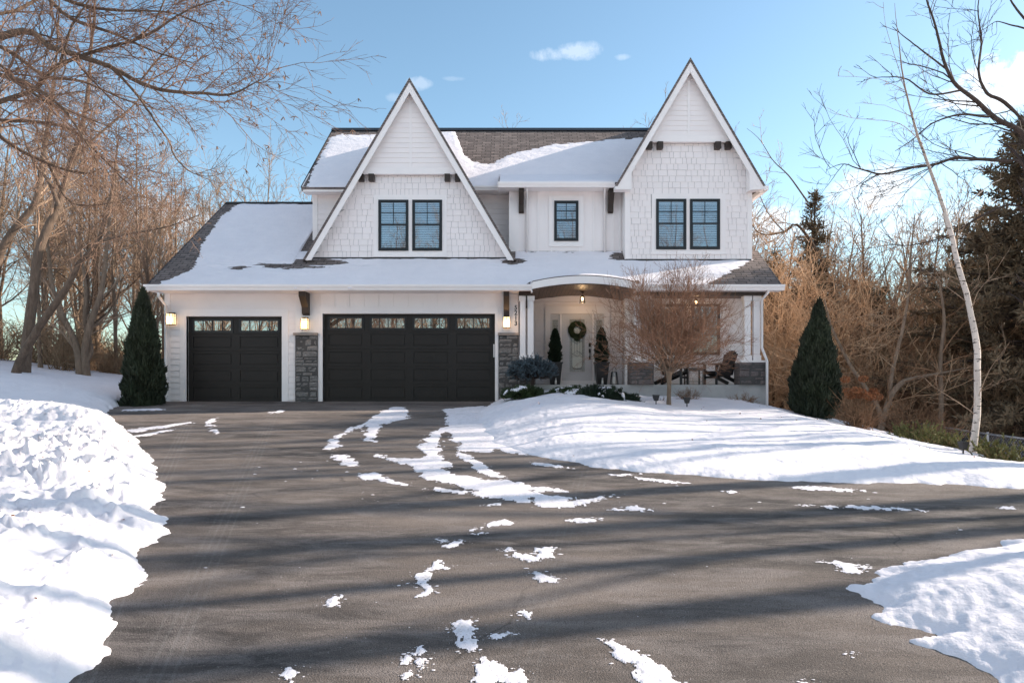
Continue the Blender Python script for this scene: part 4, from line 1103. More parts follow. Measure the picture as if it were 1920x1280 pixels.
# ================================================================== ROOF SNOW
def roof_snow(x0, x1, y0, y1, zf, mask, st, seed, course=0.115, thick=0.05, tl=1, tr=1):
    xs = np.arange(x0, x1+st/2, st); ys = np.arange(y0, y1+st*.35, st*0.7)
    X, Y = np.meshgrid(xs, ys, indexing='ij')
    d = mask(X, Y)                               # positive = snow, metres from the bare edge
    d = d + 0.16*fbm(X*1.6, Y*7, seed, 4, 0.6)*np.minimum(1, 0.3+np.abs(d)*2)
    t = thick*(1-np.exp(-np.maximum(d, 0)/0.20)) + np.minimum(d, 0)*0.1
    fr = (Y/course) % 1.0
    t = t - 0.016*(1-fr)*np.exp(-np.maximum(d, 0)/0.25)
    t = t + 0.007*fbm(X*2.5, Y*5, seed+5, 3)*(d > 0) + 0.012*fbm(X*0.5, Y*0.8, seed+9, 2)*(d > 0.2)
    # taper the border of the sheet itself
    e = np.minimum.reduce([X-x0+(0 if tl else 9), x1-X+(0 if tr else 9), Y-y0, y1-Y]); t = np.minimum(t, e*0.6+0.004)
    Z = zf(X, Y) + t
    n, m = X.shape; i = np.arange(n-1)[:, None]*m; j = np.arange(m-1)[None, :]
    F = np.stack([i+j, i+m+j, i+m+j+1, i+j+1], -1).reshape(-1, 4)
    T = t.reshape(-1); F = F[(T[F] > 0).sum(1) >= 1]
    u, inv = np.unique(F, return_inverse=True)
    return np.stack([X, Y, Z], -1).reshape(-1, 3)[u], inv.reshape(-1, 4)
def combine(name, parts, mat, smooth=True):
    V, F, b = [], [], 0
    for v, f in parts: V.append(v); F.append(f+b); b += len(v)
    return mesh_np(name, np.vstack(V), np.vstack(F), mat, None, smooth)

def mask_low_left(X, Y):
    w = np.interp(Y, [18.7, 18.9, 19.1, 19.6, 20.3, 21.1, 22.8, 23.7, 23.95], [.25, .3, .5, .85, .68, .45, .26, .42, .6])
    d = X + 10.03 - w
    def hole(cx, cy, rx, ry): return (np.sqrt(((X-cx)/rx)**2 + ((Y-cy)/ry)**2) - 1)*min(rx, ry)
    d = np.minimum(d, hole(-6.35, 19.72, 0.55, 0.09)); d = np.minimum(d, hole(-7.0, 19.80, 0.3, 0.05)); d = np.minimum(d, hole(-7.9, 19.62, 0.12, 0.05))
    d = np.minimum(d, np.where(X > -7.5, 23.86-Y, 23.93-Y))
    return d
def mask_low_right(X, Y):
    d = (5.55 + (Y-18.9)*1.30 - X)*0.75
    def hole(cx, cy, rx, ry): return (np.sqrt(((X-cx)/rx)**2 + ((Y-cy)/ry)**2) - 1)*min(rx, ry)
    d = np.minimum(d, hole(-5.7, 19.95, 0.75, 0.16)); d = np.minimum(d, hole(0.02, 20.0, 0.28, 0.14)); d = np.minimum(d, hole(3.2, 20.3, 0.25, 0.16))
    d = np.minimum(d, np.where((X > -6) & (X < 0.1), 20.14-Y, np.where((X > 3.3), 20.06-Y, 20.56-Y))+0.05)
    return d
def mask_low(X, Y):
    d = np.where(X < -5.2, mask_low_left(X, Y), 9.0)
    d = np.minimum(d, np.where(X > -6.4, mask_low_right(X, Y), 9.0))
    out = (np.abs(X-EYC) > EYH*1.0)
    return np.where(out & (Y < 18.665), -0.05, d)
parts = [roof_snow(-10.0, -6.0, 18.66, 23.93, lambda X, Y: 3.2+0.70*(Y-18.75)+0.0, mask_low, 0.03, 3, tr=0),
         roof_snow(-6.01, 7.40, 18.60, 20.60, lambda X, Y: zlow(X, Y), mask_low, 0.03, 3, tl=0)]
combine('lower_roof_snow', parts, M['roofsnow'])
tag(bpy.data.objects['lower_roof_snow'], 'smooth sheet of snow lying on the garage and porch roof', 'snow', None, 'stuff')
def mask_main(X, Y):
    yb = np.interp(X, [-6.4, -6.0, -4.6, -2.15, -2.02, -1.6, -1.25, -.75, 0, .54, 1.54, 2.87, 4.4, 5.2],
                      [23.9, 24.15, 24.1, 24.35, 24.3, 22.75, 22.25, 22.15, 22.8, 23.05, 23.45, 23.65, 23.9, 23.9])
    d = (yb - Y)*0.8
    d = np.minimum(d, X + 6.42 - 0.05 - 0.12*np.clip(21.6-Y, 0, 1))
    return d
def zmain(X, Y): return np.maximum(6.52+0.853*(Y-20.85), np.where((X > -0.40), 6.44+0.45*(Y-20.15), 0))
parts = [roof_snow(-6.40, -0.40, 20.80, 24.40, lambda X, Y: 6.52+0.853*(Y-20.85), mask_main, 0.03, 13, 0.105, tr=0),
         roof_snow(-0.40, 5.0, 20.13, 24.40, zmain, mask_main, 0.03, 13, 0.105, tl=0)]
combine('main_roof_snow', parts, M['roofsnow'])
tag(bpy.data.objects['main_roof_snow'], 'snow sheet on the upper main roof, melted to bare shingles under the ridge', 'snow', None, 'stuff')
# ================================================================== VEGETATION
NPR = np.random.default_rng
def unit(v): return v/(np.linalg.norm(v, axis=-1, keepdims=True)+1e-9)

def children(P, Rd, rng, n=None, dens=None, t0=0.2, t1=1.0, ang=0.8, angv=0.2, lr=0.5, lt=0.5, lmin=0.05, lmax=9, rr=0.6, rmin=0.003, K=5, wig=0.1, trop=0.05, tip=0.35, lv=0.3, flat=0.0):
    """grow side branches from every polyline of (N,K,3)"""
    seg = np.linalg.norm(np.diff(P, axis=1), axis=2); L = seg.sum(1)
    cnt = np.full(len(P), n) if n else np.maximum(1, np.round(dens*L*(t1-t0) + rng.uniform(-.5, .5, len(P)))).astype(int)
    idx = np.repeat(np.arange(len(P)), cnt); m = len(idx)
    t = rng.uniform(t0, t1, m); f = t*(P.shape[1]-1); i0 = np.minimum(f.astype(int), P.shape[1]-2); w = (f-i0)[:, None]
    p = P[idx, i0]*(1-w) + P[idx, i0+1]*w; T = unit(P[idx, i0+1]-P[idx, i0]); r = Rd[idx, i0]*(1-w[:, 0]) + Rd[idx, i0+1]*w[:, 0]
    q = rng.normal(size=(m, 3)); 
    if flat: q[:, 2] *= (1-flat)
    q = unit(q - (q*T).sum(1, keepdims=True)*T)
    a = np.clip(rng.normal(ang, angv, m), 0.15, 1.5)[:, None]
    d = unit(np.cos(a)*T + np.sin(a)*q)
    ln = np.clip(L[idx]*lr*rng.uniform(1-lv, 1+lv, m)*(1-lt*t), lmin, lmax)
    r0 = np.clip(r*rr*rng.uniform(.7, 1.0, m), rmin, None); r0 = np.minimum(r0, np.maximum(rmin, ln*0.03))
    out = np.empty((m, K, 3)); out[:, 0] = p
    for k in range(1, K):
        d = unit(d + rng.normal(size=(m, 3))*wig + np.array([0, 0, trop])); out[:, k] = out[:, k-1] + d*(ln/(K-1))[:, None]
    rad = r0[:, None]*np.linspace(1, tip, K)[None, :]
    return out, np.maximum(rad, rmin*0.55)

def merge(parts):
    V, F, b = [], [], 0
    for v, f in parts:
        V.append(v); F.append(f+b); b += len(v)
    return np.vstack(V), np.vstack(F)

def spline(pts, n):
    """resample a hand laid polyline (x,y,z,r) smoothly"""
    p = np.array(pts, float); k = len(p)
    t = np.linspace(0, k-1, n); i = np.clip(t.astype(int), 0, k-2); u = (t-i)[:, None]
    g = lambda j: p[np.clip(j, 0, k-1)]
    p0, p1, p2, p3 = g(i-1), g(i), g(i+1), g(i+2)
    q = 0.5*((2*p1) + (-p0+p2)*u + (2*p0-5*p1+4*p2-p3)*u*u + (-p0+3*p1-3*p2+p3)*u**3)
    return q[:, :3], np.maximum(q[:, 3], 0.003)

def bare_tree(name, base, H_, seed, rt, m_bark, m_twig, label, group, lean=(0, 0), spread=0.65, dens=1.0, kind='upright', limbs=13, tmin=0.006, t0=0.3, cat='tree', forks=1, levels=4):
    """a leafless tree at the origin of its own root: trunk and crown of twigs"""
    rng = NPR(seed)
    root = empty(name, base, label, cat, group)
    K = 12; tr = []; rd = []
    for f in range(forks):
        z = np.linspace(0, H_*(1 if f == 0 else rng.uniform(.75, .95)), K); pts = np.zeros((K, 3)); pts[:, 2] = z
        dr = rng.uniform(0, 6.28); sp = 0 if forks == 1 else 0.16
        wob = np.cumsum(rng.normal(0, 0.045*H_/K, (K, 2)), 0)
        pts[:, :2] = wob + np.outer(z, [lean[0]+sp*math.cos(dr), lean[1]+sp*math.sin(dr)])*np.minimum(1, 0.35+z/H_)[:, None]
        pts[0, :2] = rng.normal(0, 0.06, 2)*(forks > 1)
        r = rt*(0.75 if f else 1)*(1-0.86*(z/z[-1])**0.9); r[0] *= 1.35
        pts[0, 2] = -0.25
        tr.append(pts); rd.append(r)
    P0 = np.array(tr); R0 = np.array(rd)
    tv, tf = tubes(P0, R0, 9)
    L1 = children(P0, R0, rng, n=limbs, t0=t0, t1=0.98, ang=spread, lr=0.42, lt=0.55, rr=0.55, rmin=0.012, K=8, wig=0.10, trop=0.07, tip=0.25)
    lv, lf = tubes(*L1, 6)
    mv, mf = merge([(tv, tf), (lv, lf)])
    mesh_np('trunk', mv, mf, m_bark, root, True, world=False)
    L2 = children(*L1, rng, dens=2.2*dens, t0=0.15, ang=0.7, lr=0.42, lt=0.45, rr=0.55, rmin=tmin*1.3, K=6, wig=0.13, trop=0.05, tip=0.3)
    L2b = children(P0, R0, rng, dens=2.0*dens, t0=t0+.1, t1=1.0, ang=0.8, lr=0.10, lt=0.2, rr=0.2, rmin=tmin*1.2, K=5, wig=0.15, trop=0.08)
    A = [(L2, 4), (L2b, 4)]
    P2 = np.concatenate([L2[0][:, :5], L2b[0]]) ; R2 = np.concatenate([L2[1][:, :5], L2b[1]])
    P2 = np.concatenate([L2[0][:, [0, 1, 3, 4, 5]], L2b[0]]); R2 = np.concatenate([L2[1][:, [0, 1, 3, 4, 5]], L2b[1]])
    L3 = children(P2, R2, rng, dens=4.2*dens, t0=0.12, ang=0.65, lr=0.5, lt=0.4, rr=0.6, rmin=tmin, K=4, wig=0.14, trop=0.04); A.append((L3, 3))
    if levels > 3:
        L4 = children(*L3, rng, dens=6.0*dens, t0=0.15, ang=0.6, lr=0.55, lt=0.3, lmin=0.10, rr=0.8, rmin=tmin*0.8, K=3, wig=0.12, trop=0.03); A.append((L4, 3))
    cv, cf = merge([tubes(*l, s) for l, s in A])
    mesh_np('crown', cv, cf, m_twig, root, False, world=False)
    return root

def copy_tree(o, parent=None):
    c = o.copy(); COL.objects.link(c)
    if parent: c.parent = parent
    for ch in o.children: copy_tree(ch, c)
    return c

def foliage(name, C, D, ln, wd, mat, parent, rng, world=True, cup=0.5):
    """pointed leaf sprays: centres C, directions D, lengths, widths"""
    n = len(C); D = unit(D); q = rng.normal(size=(n, 3)); q = unit(q-(q*D).sum(1, keepdims=True)*D)
    k = np.cross(D, q); ln = ln[:, None]; wd = wd[:, None]
    a = C - D*ln*0.35; b = C + D*ln*0.65; m = C + k*wd*cup
    V = np.stack([a, m+q*wd, b, m-q*wd], 1).reshape(-1, 3)
    F = np.arange(n*4).reshape(n, 4)
    T = np.stack([F[:, [0, 1, 2]], F[:, [0, 2, 3]]], 1).reshape(-1, 3)
    return mesh_np(name, V, T, mat, parent, False, world)

# ---------------------------------------------------------------- woodland
TW = 'bare trees of the woodland left of the house'
protos = {}
def proto(key, **kw):
    protos[key] = kw
def place(src, x, y, rz, s, label=None, group=None, z=None, name=None):
    o = copy_tree(src); o.location = (x, y, gz(x, y)-0.05 if z is None else z); o.rotation_euler = (0, 0, rz); o.scale = (s, s, s*random.Random(int(x*97+y*31)).uniform(.92, 1.1))
    if label: o['label'] = label
    if group: o['group'] = group
    return o

# ---- left: the woods
LBL = 'bare twiggy tree in the sunlit woodland behind and left of the garage'
tA = bare_tree('bare_tree', (-19.0, 30.0, 0), 12.0, 11, 0.15, M['bark_tan'], M['twig_tan'], LBL, TW, limbs=16, dens=1.0, tmin=0.008)
tB = bare_tree('bare_tree', (-12.5, 33.0, 0), 11.0, 12, 0.13, M['bark_tan'], M['twig_gold'], LBL, TW, forks=2, limbs=12, dens=0.95, tmin=0.009, t0=0.25)
tC = bare_tree('bare_tree', (-24.0, 27.0, 0), 13.0, 13, 0.18, M['bark_grey'], M['twig_red'], LBL, TW, limbs=18, dens=1.0, tmin=0.008, t0=0.2)
for o in (tA, tB, tC): o.location.z = gz(o.location.x, o.location.y) - 0.05
rl = random.Random(8)
spots = [(-16.0,25.5,tB,.62),(-13.6,27.5,tA,.66),(-18.5,24.0,tA,.62),(-21.5,28,tB,.85),(-22.5,23.5,tC,.75),(-25.5,33,tA,.9),(-17.5,35,tC,.8),(-14.8,36,tB,.85),(-21.0,38,tC,.9),
         (-27.5,27,tB,.9),(-29,36,tC,1.0),(-24.5,40,tB,1.0),(-32,31,tA,1.0),(-11.6,39,tB,.80),(-12.0,29.8,tA,.50),(-18.8,43,tA,1.0),(-30,44,tB,1.1),(-16,30.5,tC,.62),(-14.4,41,tA,.9),
         (-19.8,20.6,tB,.55),(-23.8,20.4,tC,.6),(-26.5,24,tA,.8),(-20.3,26,tC,.55),(-34,38,tC,1.1),(-12.8,24.6,tB,.45)]
spots += [(-15.0,24.0,tC,.50),(-16.8,27.8,tC,.72),(-19.5,31.5,tB,.9),(-22.8,30.5,tA,.95),(-26,29.5,tC,.85),(-13.0,30.8,tC,.60),(-21,34,tC,.9),(-28.5,22.5,tB,.8),(-24.8,25.6,tA,.7),(-17.2,22.6,tC,.5),(-12.4,27,tC,.45),(-18,39,tB,1.0),(-33,26,tC,1.0),(-27,41,tA,1.1),(-15.2,33.5,tA,.75)]
for x, y, s, sc in spots: place(s, x, y, rl.uniform(0, 6.28), sc, LBL, TW)
slim = bare_tree('bare_tree', (-14.2, 24.6, 0), 9.0, 17, 0.075, M['bark_tan'], M['twig_red'], LBL, TW, limbs=22, dens=1.1, tmin=0.007, t0=0.12, spread=0.75); slim.location.z = gz(-14.2, 24.6)
for x, y, s in [(-12.6,23.6,.8),(-15.6,22.6,.9),(-17.0,25.0,1.0),(-18.6,22.2,.85),(-20.2,24.2,1.0),(-22.0,22.0,.9),(-24.2,23.4,1.05),(-13.4,26.4,.9),(-16.0,29.0,1.2),(-19.2,28.2,1.15),(-23.2,26.8,1.1),(-26.2,22.2,1.0),(-12.2,31.5,1.0),(-21.5,32.5,1.3),(-25.2,30.8,1.3),(-28.5,25.2,1.2),(-17.8,33.0,1.3),(-14.6,31.8,1.1),(-29.5,30,1.3),(-31,23,1.1)]:
    place(slim, x, y, rl.uniform(0, 6.28), s, LBL, TW)
# trees whose tops show behind the house
LB2 = 'bare tree whose top twigs show above the roof behind the house'
for x, y, s, sc in [(-6.2,40,tA,1.02),(-2.6,44,tB,1.36),(-.2,41,tA,1.16),(1.9,44,tC,1.12),(6.3,43,tB,1.30),(8.8,45,tA,1.46),(13.4,42,tC,1.05),(-13.2,45,tA,1.2),(-11.2,42,tC,.95),(-9.6,43,tB,.85),(-15.5,44,tC,1.1)]:
    o = place(s, x, y, rl.uniform(0, 6.28), sc, LB2, 'bare trees behind the house', z=-1.0)

def hand_tree(name, base, stems, m_bark, m_twig, label, cat, group, seed, spec, sides=10):
    """tree with its stems laid by hand; stems = list of [(x,y,z,r)...]"""
    rng = NPR(seed); root = empty(name, base, label, cat, group); parts = []; crown = []
    for st in stems:
        n = max(8, len(st)*4); p, r = spline(st, n); p = p + np.cumsum(rng.normal(0, 0.004, p.shape), 0)
        P = p[None]; Rr = r[None]; parts.append(tubes(P, Rr, sides if r[0] > 0.04 else 6))
        cur = (P, Rr)
        l2 = children(P, Rr, rng, dens=spec.get('d1', 1.6), t0=spec.get('t0', 0.3), ang=0.75, lr=spec.get('lr1', 0.3), lt=0.3, lmax=spec.get('lmax', 2.2), lmin=0.25, rr=spec.get('rr', 0.45), rmin=spec['tm']*1.6, K=7, wig=0.13, trop=spec.get('tp', 0.03), tip=0.25)
        l3 = children(*l2, rng, dens=spec.get('d2', 3.5), t0=0.1, ang=0.65, lr=0.5, lt=0.4, lmin=0.15, rr=0.6, rmin=spec['tm']*1.1, K=5, wig=0.14, trop=spec.get('tp', 0.02), tip=0.35)
        l4 = children(*l3, rng, dens=spec.get('d3', 6), t0=0.1, ang=0.6, lr=0.5, lt=0.3, lmin=0.08, rr=0.8, rmin=spec['tm'], K=4, wig=0.14, trop=0.0)
        crown += [tubes(*l2, 4), tubes(*l3, 3), tubes(*l4, 3)]
        if spec.get('d4'):
            l5 = children(*l4, rng, dens=spec['d4'], t0=0.2, ang=0.7, lr=0.4, lt=0.2, lmin=0.05, rr=0.9, rmin=spec['tm']*.9, K=3, wig=0.1); crown.append(tubes(*l5, 3))
        if spec.get('cat'):
            tips = l4[0][rng.random(len(l4[0])) < spec['cat']]; e = tips[:, -1]
            for kk in range(3):
                d = unit(rng.normal(0, .55, (len(e), 3)) + np.array([0, 0, -0.75])); C = np.stack([e, e+d*0.02, e+d*0.045, e+d*0.06], 1)
                crown.append(tubes(C, np.tile([0.003, 0.0065, 0.0055, 0.002], (len(e), 1)), 4))
    v, f = merge(parts); mesh_np('trunk', v, f, m_bark, root, True)
    v, f = merge(crown); mesh_np('crown', v, f, m_twig, root, False)
    return root
def pl(Y, rows, dY=0.0):
    out = []
    for k, (x, y, r) in enumerate(rows):
        yy = Y + dY*k/(max(1, len(rows)-1)); out.append(W(x, y, yy) + (r,))
    return out

# big leaning pair at the crest of the left bank
sA = pl(19.6, [(44,720,.1948),(47,680,.1624),(55,614,.1461),(67,520,.1326),(74,474,.1245),(94,420,.1137),(110,386,.1028),(131,315,.0893),(157,230,.0649),(170,130,.0433),(178,30,.0271),(184,-60,.0108)], 0.8)
sB = pl(19.3, [(24,722,.1407),(38,680,.1191),(56,645,.1082),(78,608,.1001),(109,564,.0893),(128,536,.0812),(147,499,.0731),(184,455,.0595),(200,405,.0406),(214,340,.0271),(224,260,.0162)], -1.2)
sB2 = pl(18.1, [(184,455,.0433),(219,444,.0325),(269,434,.0244),(316,424,.0162),(372,402,.0081)], -1.0)
sC = pl(20.6, [(-34,722,.1624),(-22,600,.1407),(0,474,.1191),(41,411,.1028),(66,375,.0893),(79,295,.0704),(95,197,.0487),(105,110,.0325),(112,0,.0162)], 0.5)
b = W(36, 706, 19.5)
hand_tree('leaning_tree', (b[0], b[1], gz(b[0], b[1])), [sA, sB, sB2, [tuple(a) for a in pl(19.9, [(110,386,.0660),(90,340,.0462),(60,300,.0330),(40,240,.0198),(30,170,.0132)], -1)], pl(19.9, [(131,315,.0594),(165,270,.0396),(210,230,.0297),(255,190,.0198),(290,130,.0132)], 1)],
          M['bark_grey'], M['twig_red'], 'large twin trunked tree on the left snow bank, one trunk leaning right', 'tree', None, 31, dict(tm=0.0065, d1=1.4, d2=2.8, d3=5.0, lmax=2.6, t0=0.32))
b = W(-30, 700, 20.6)
hand_tree('leaning_tree', (b[0], b[1], gz(b[0], b[1])), [sC, pl(20.8, [(0,474,.10),(-20,400,.07),(-40,330,.05),(-50,250,.03)], .4)], M['bark_grey'], M['twig_tan'],
          'tree at the left picture edge leaning right behind the twin trunked one', 'tree', None, 32, dict(tm=0.0065, d1=1.4, d2=2.8, d3=5.0, lmax=2.4, t0=0.3))
# V shaped pair
sV1 = pl(21.5, [(154,735,.16),(150,690,.13),(147,665,.115),(135,630,.10),(112,583,.085),(98,540,.07),(90,470,.045),(84,400,.02)], 0.8)
sV2 = pl(21.5, [(163,735,.14),(161,690,.12),(159,655,.11),(168,610,.10),(186,560,.085),(196,500,.07),(203,420,.05),(214,330,.025)], 0.8)
sV3 = pl(21.6, [(160,680,.07),(170,655,.08),(158,600,.06),(160,540,.05),(150,470,.03)], 1.2)
b = W(158, 725, 21.5)
hand_tree('forked_tree', (b[0], b[1], gz(b[0], b[1])), [sV1, sV2, sV3], M['bark_tan'], M['twig_tan'],
          'slim pale tree with a V shaped double trunk left of the dark columnar evergreen', 'tree', None, 33, dict(tm=0.006, d1=1.5, d2=2.8, d3=5.0, lmax=2.2, t0=0.3))

# overhead birch whose limbs hang in from the left
Yo = 9.0
T0 = [(-8.9, 8.6, -0.7, .20), (-8.8, 8.7, 1.0, .17), (-8.7, 8.8, 2.6, .14), (-8.45, 8.9, 4.2, .11), (-8.2, 9.0, 5.6, .09), (-7.8, 9.0, 7.2, .06), (-7.4, 9.0, 9.0, .03)]
ol = [T0,
 [T0[2]] + pl(9.0, [(-60,215,.0397),(0,193,.0322),(66,170,.0288),(108,128,.0248),(164,102,.0223),(243,79,.0183),(285,64,.0149),(340,30,.0109),(400,8,.0070),(470,-12,.0040)], -.5),
 [T0[3]] + pl(8.6, [(20,62,.0446),(100,88,.0372),(203,121,.0288),(262,154,.0248),(315,167,.0223),(371,171,.0189),(426,174,.0149),(466,157,.0090),(500,136,.0050),(520,112,.0025)], .4),
 pl(8.7, [(203,121,.0198),(253,174,.0169),(279,213,.0149),(312,259,.0124),(328,295,.0104),(354,321,.0079),(387,328,.0050),(420,322,.0025)], .6),
 [T0[2]] + pl(9.4, [(-20,240,.0347),(0,256,.0298),(43,285,.0258),(89,305,.0223),(131,318,.0183),(171,323,.0124),(197,312,.0059)], .3),
 pl(9.6, [(89,305,.0174),(105,338,.0158),(125,371,.0139),(154,384,.0109),(210,381,.0070),(240,372,.0030)], .3),
 [T0[2]] + pl(9.8, [(-20,228,.0298),(0,226,.0273),(98,233,.0223),(148,256,.0198),(197,302,.0149),(230,335,.0109),(256,361,.0070),(262,400,.0034)], .4),
 pl(8.9, [(108,128,.0174),(128,60,.0149),(145,30,.0129),(164,0,.0099),(180,-60,.0059)], -.2),
 pl(8.8, [(243,79,.0124),(276,55,.0109),(300,20,.0090),(318,-40,.0059)], -.2),
 pl(9.1, [(262,154,.0109),(300,110,.0090),(345,60,.0070),(372,0,.0045)], .3),
 [T0[4]] + pl(8.8, [(-40,-30,.0397),(60,-20,.0298),(150,10,.0223),(230,22,.0149),(320,28,.0099),(400,60,.0050)], .2),
 [T0[3]] + pl(8.4, [(-30,120,.0248),(30,150,.0198),(90,190,.0149),(150,215,.0099),(210,235,.0050)], .8),
 [T0[3]] + pl(9.9, [(-30,40,.0298),(30,20,.0248),(80,-10,.0198),(130,-60,.0099)], .8),
 [T0[2]] + pl(8.2, [(-60,150,.0320),(0,140,.0280),(60,160,.0240),(120,205,.0176),(160,262,.0112),(182,300,.0056)], .3),
 [T0[5]] + pl(8.6, [(-40,-60,.0320),(40,-50,.0288),(120,30,.0240),(200,60,.0176),(290,100,.0112),(360,120,.0064)], .5),
 [T0[3]] + pl(10.4, [(-40,90,.0360),(20,100,.0320),(80,140,.0256),(150,150,.0192),(230,185,.0128),(300,205,.0064)], .6),
 [T0[5]] + pl(9.3, [(40,-120,.0298),(180,-90,.0198),(300,-60,.0124),(390,-20,.0059)], .2)]
hand_tree('overhanging_birch', (-8.9, 8.6, -0.7), ol, M['bark_grey'], M['twig_near'], 'near tree reaching long catkin hung limbs in from the upper left', 'tree', None, 34,
          dict(tm=0.0031, d1=5.2, d2=6.2, d3=8.0, lmax=1.25, t0=0.12, lr1=0.36, tp=0.0, cat=0.12))

# ---- right: white birch
bi = pl(13.0, [(1823,868,.0791),(1825,830,.0638),(1831,770,.0602),(1833,700,.0572),(1833,650,.0551),(1822,590,.0510),(1812,545,.0485),(1795,490,.0449),(1783,430,.0408),(1768,380,.0337),(1745,310,.0275),(1722,250,.0224),(1704,190,.0168),(1692,130,.0122),(1684,60,.0071),(1678,5,.0031)], 0.3)
bs = [bi, pl(13.2, [(1785,416,.0153),(1806,390,.0133),(1831,367,.0113),(1860,345,.0082),(1886,332,.0040)], .5),
      pl(13.2, [(1731,270,.0071),(1690,232,.0062),(1640,222,.0046),(1590,218,.0031),(1556,202,.0020)], -.6),
      pl(13.2, [(1712,215,.0062),(1690,150,.0051),(1664,60,.0036),(1656,5,.0020)], .3),
      pl(13.1, [(1700,170,.0051),(1650,148,.0040),(1605,142,.0026),(1572,140,.0020)], -.5)]
b = W(1824, 850, 13)
hand_tree('white_birch', (b[0], b[1], gz(b[0], b[1])), bs, M['bark_birch'], M['twig_tan'], 'slender white barked birch curving up beside the right fence', 'tree', None, 41,
          dict(tm=0.0035, d1=2.6, d2=4.0, d3=6.0, lmax=1.2, t0=0.12, lr1=0.14, tp=0.03, rr=0.16), 12)
# ---- right: dark oak limbs
Yk = 17.5
ot = [(15.2, 18.5, -1.8, .36), (15.0, 18.5, 1.0, .33), (14.7, 18.4, 3.6, .30), (14.2, 18.2, 5.6, .27), (13.7, 17.9, 7.2, .20)]
oo = [ot,
 [ot[3]] + pl(17.6, [(1920,254,.0778),(1871,223,.0622),(1831,187,.0518),(1792,156,.0441),(1773,117,.0363),(1757,47,.0259),(1742,0,.0207),(1730,-50,.0104)], -.8),
 [ot[3]] + pl(17.8, [(1930,250,.0518),(1886,195,.0467),(1851,176,.0389),(1835,137,.0311),(1839,78,.0233),(1832,20,.0156),(1838,-40,.0078)], .6),
 pl(17.3, [(1855,219,.0311),(1804,215,.0259),(1753,230,.0197),(1714,262,.0135),(1680,285,.0073)], -.6),
 pl(17.2, [(1800,170,.0259),(1745,178,.0207),(1700,150,.0156),(1660,145,.0104),(1620,150,.0042)], -.6),
 pl(17.2, [(1775,130,.0233),(1735,100,.0181),(1700,72,.0130),(1672,50,.0062)], .5),
 [ot[2]] + pl(17.7, [(1925,320,.0518),(1880,300,.0467),(1831,297,.0405),(1792,295,.0363),(1753,307,.0321),(1699,316,.0285),(1652,326,.0233),(1613,316,.0171),(1580,308,.0104),(1550,318,.0052)], -.9),
 pl(17.0, [(1613,316,.0114),(1602,290,.0094),(1590,262,.0068),(1600,240,.0042)], .3),
 pl(17.0, [(1650,326,.0130),(1618,345,.0094),(1606,375,.0052)], .3),
 [ot[2]] + pl(18.2, [(1915,390,.0415),(1850,400,.0311),(1780,440,.0207),(1700,460,.0130),(1640,450,.0062)], .8),
 pl(17.6, [(1925,40,.0311),(1905,15,.0259),(1885,-20,.0156)], .3), pl(17.5, [(1940,60,.0259),(1900,48,.0181),(1870,40,.0104),(1850,52,.0052)], .3)]
hand_tree('dark_oak', (15.2, 18.5, gz(15.2, 18.5)), oo, M['bark_oak'], M['twig_oak'], 'dark limbed oak spreading crooked branches in from the right edge', 'tree', None, 42,
          dict(tm=0.006, d1=2.0, d2=3.6, d3=4.5, lmax=1.8, t0=0.12, lr1=0.3, tp=0.03))
# crooked limbs seen beside the right gable
ow = [[(14.6, 30, -2, .11), (14.4, 30, 2, .09), (13.8, 29.6, 5.0, .07)] + pl(28.8, [(1500,425,.0527),(1470,434,.0434),(1440,440,.0341),(1420,436,.0248),(1408,420,.0124)], -.5),
      pl(28.8, [(1470,434,.0310),(1445,405,.0217),(1428,372,.0155),(1418,340,.0093)], .3), pl(29.2, [(1515,380,.0372),(1480,330,.0279),(1450,300,.0186),(1425,262,.0124),(1400,240,.0062)], .3)]
hand_tree('bare_tree', (14.6, 30, -2), ow, M['bark_grey'], M['twig_pale'], 'bare tree showing crooked limbs right beside the right gable wall', 'tree', None, 43, dict(tm=0.008, d1=2.0, d2=3.0, d3=3.6, lmax=2.2, t0=0.3))

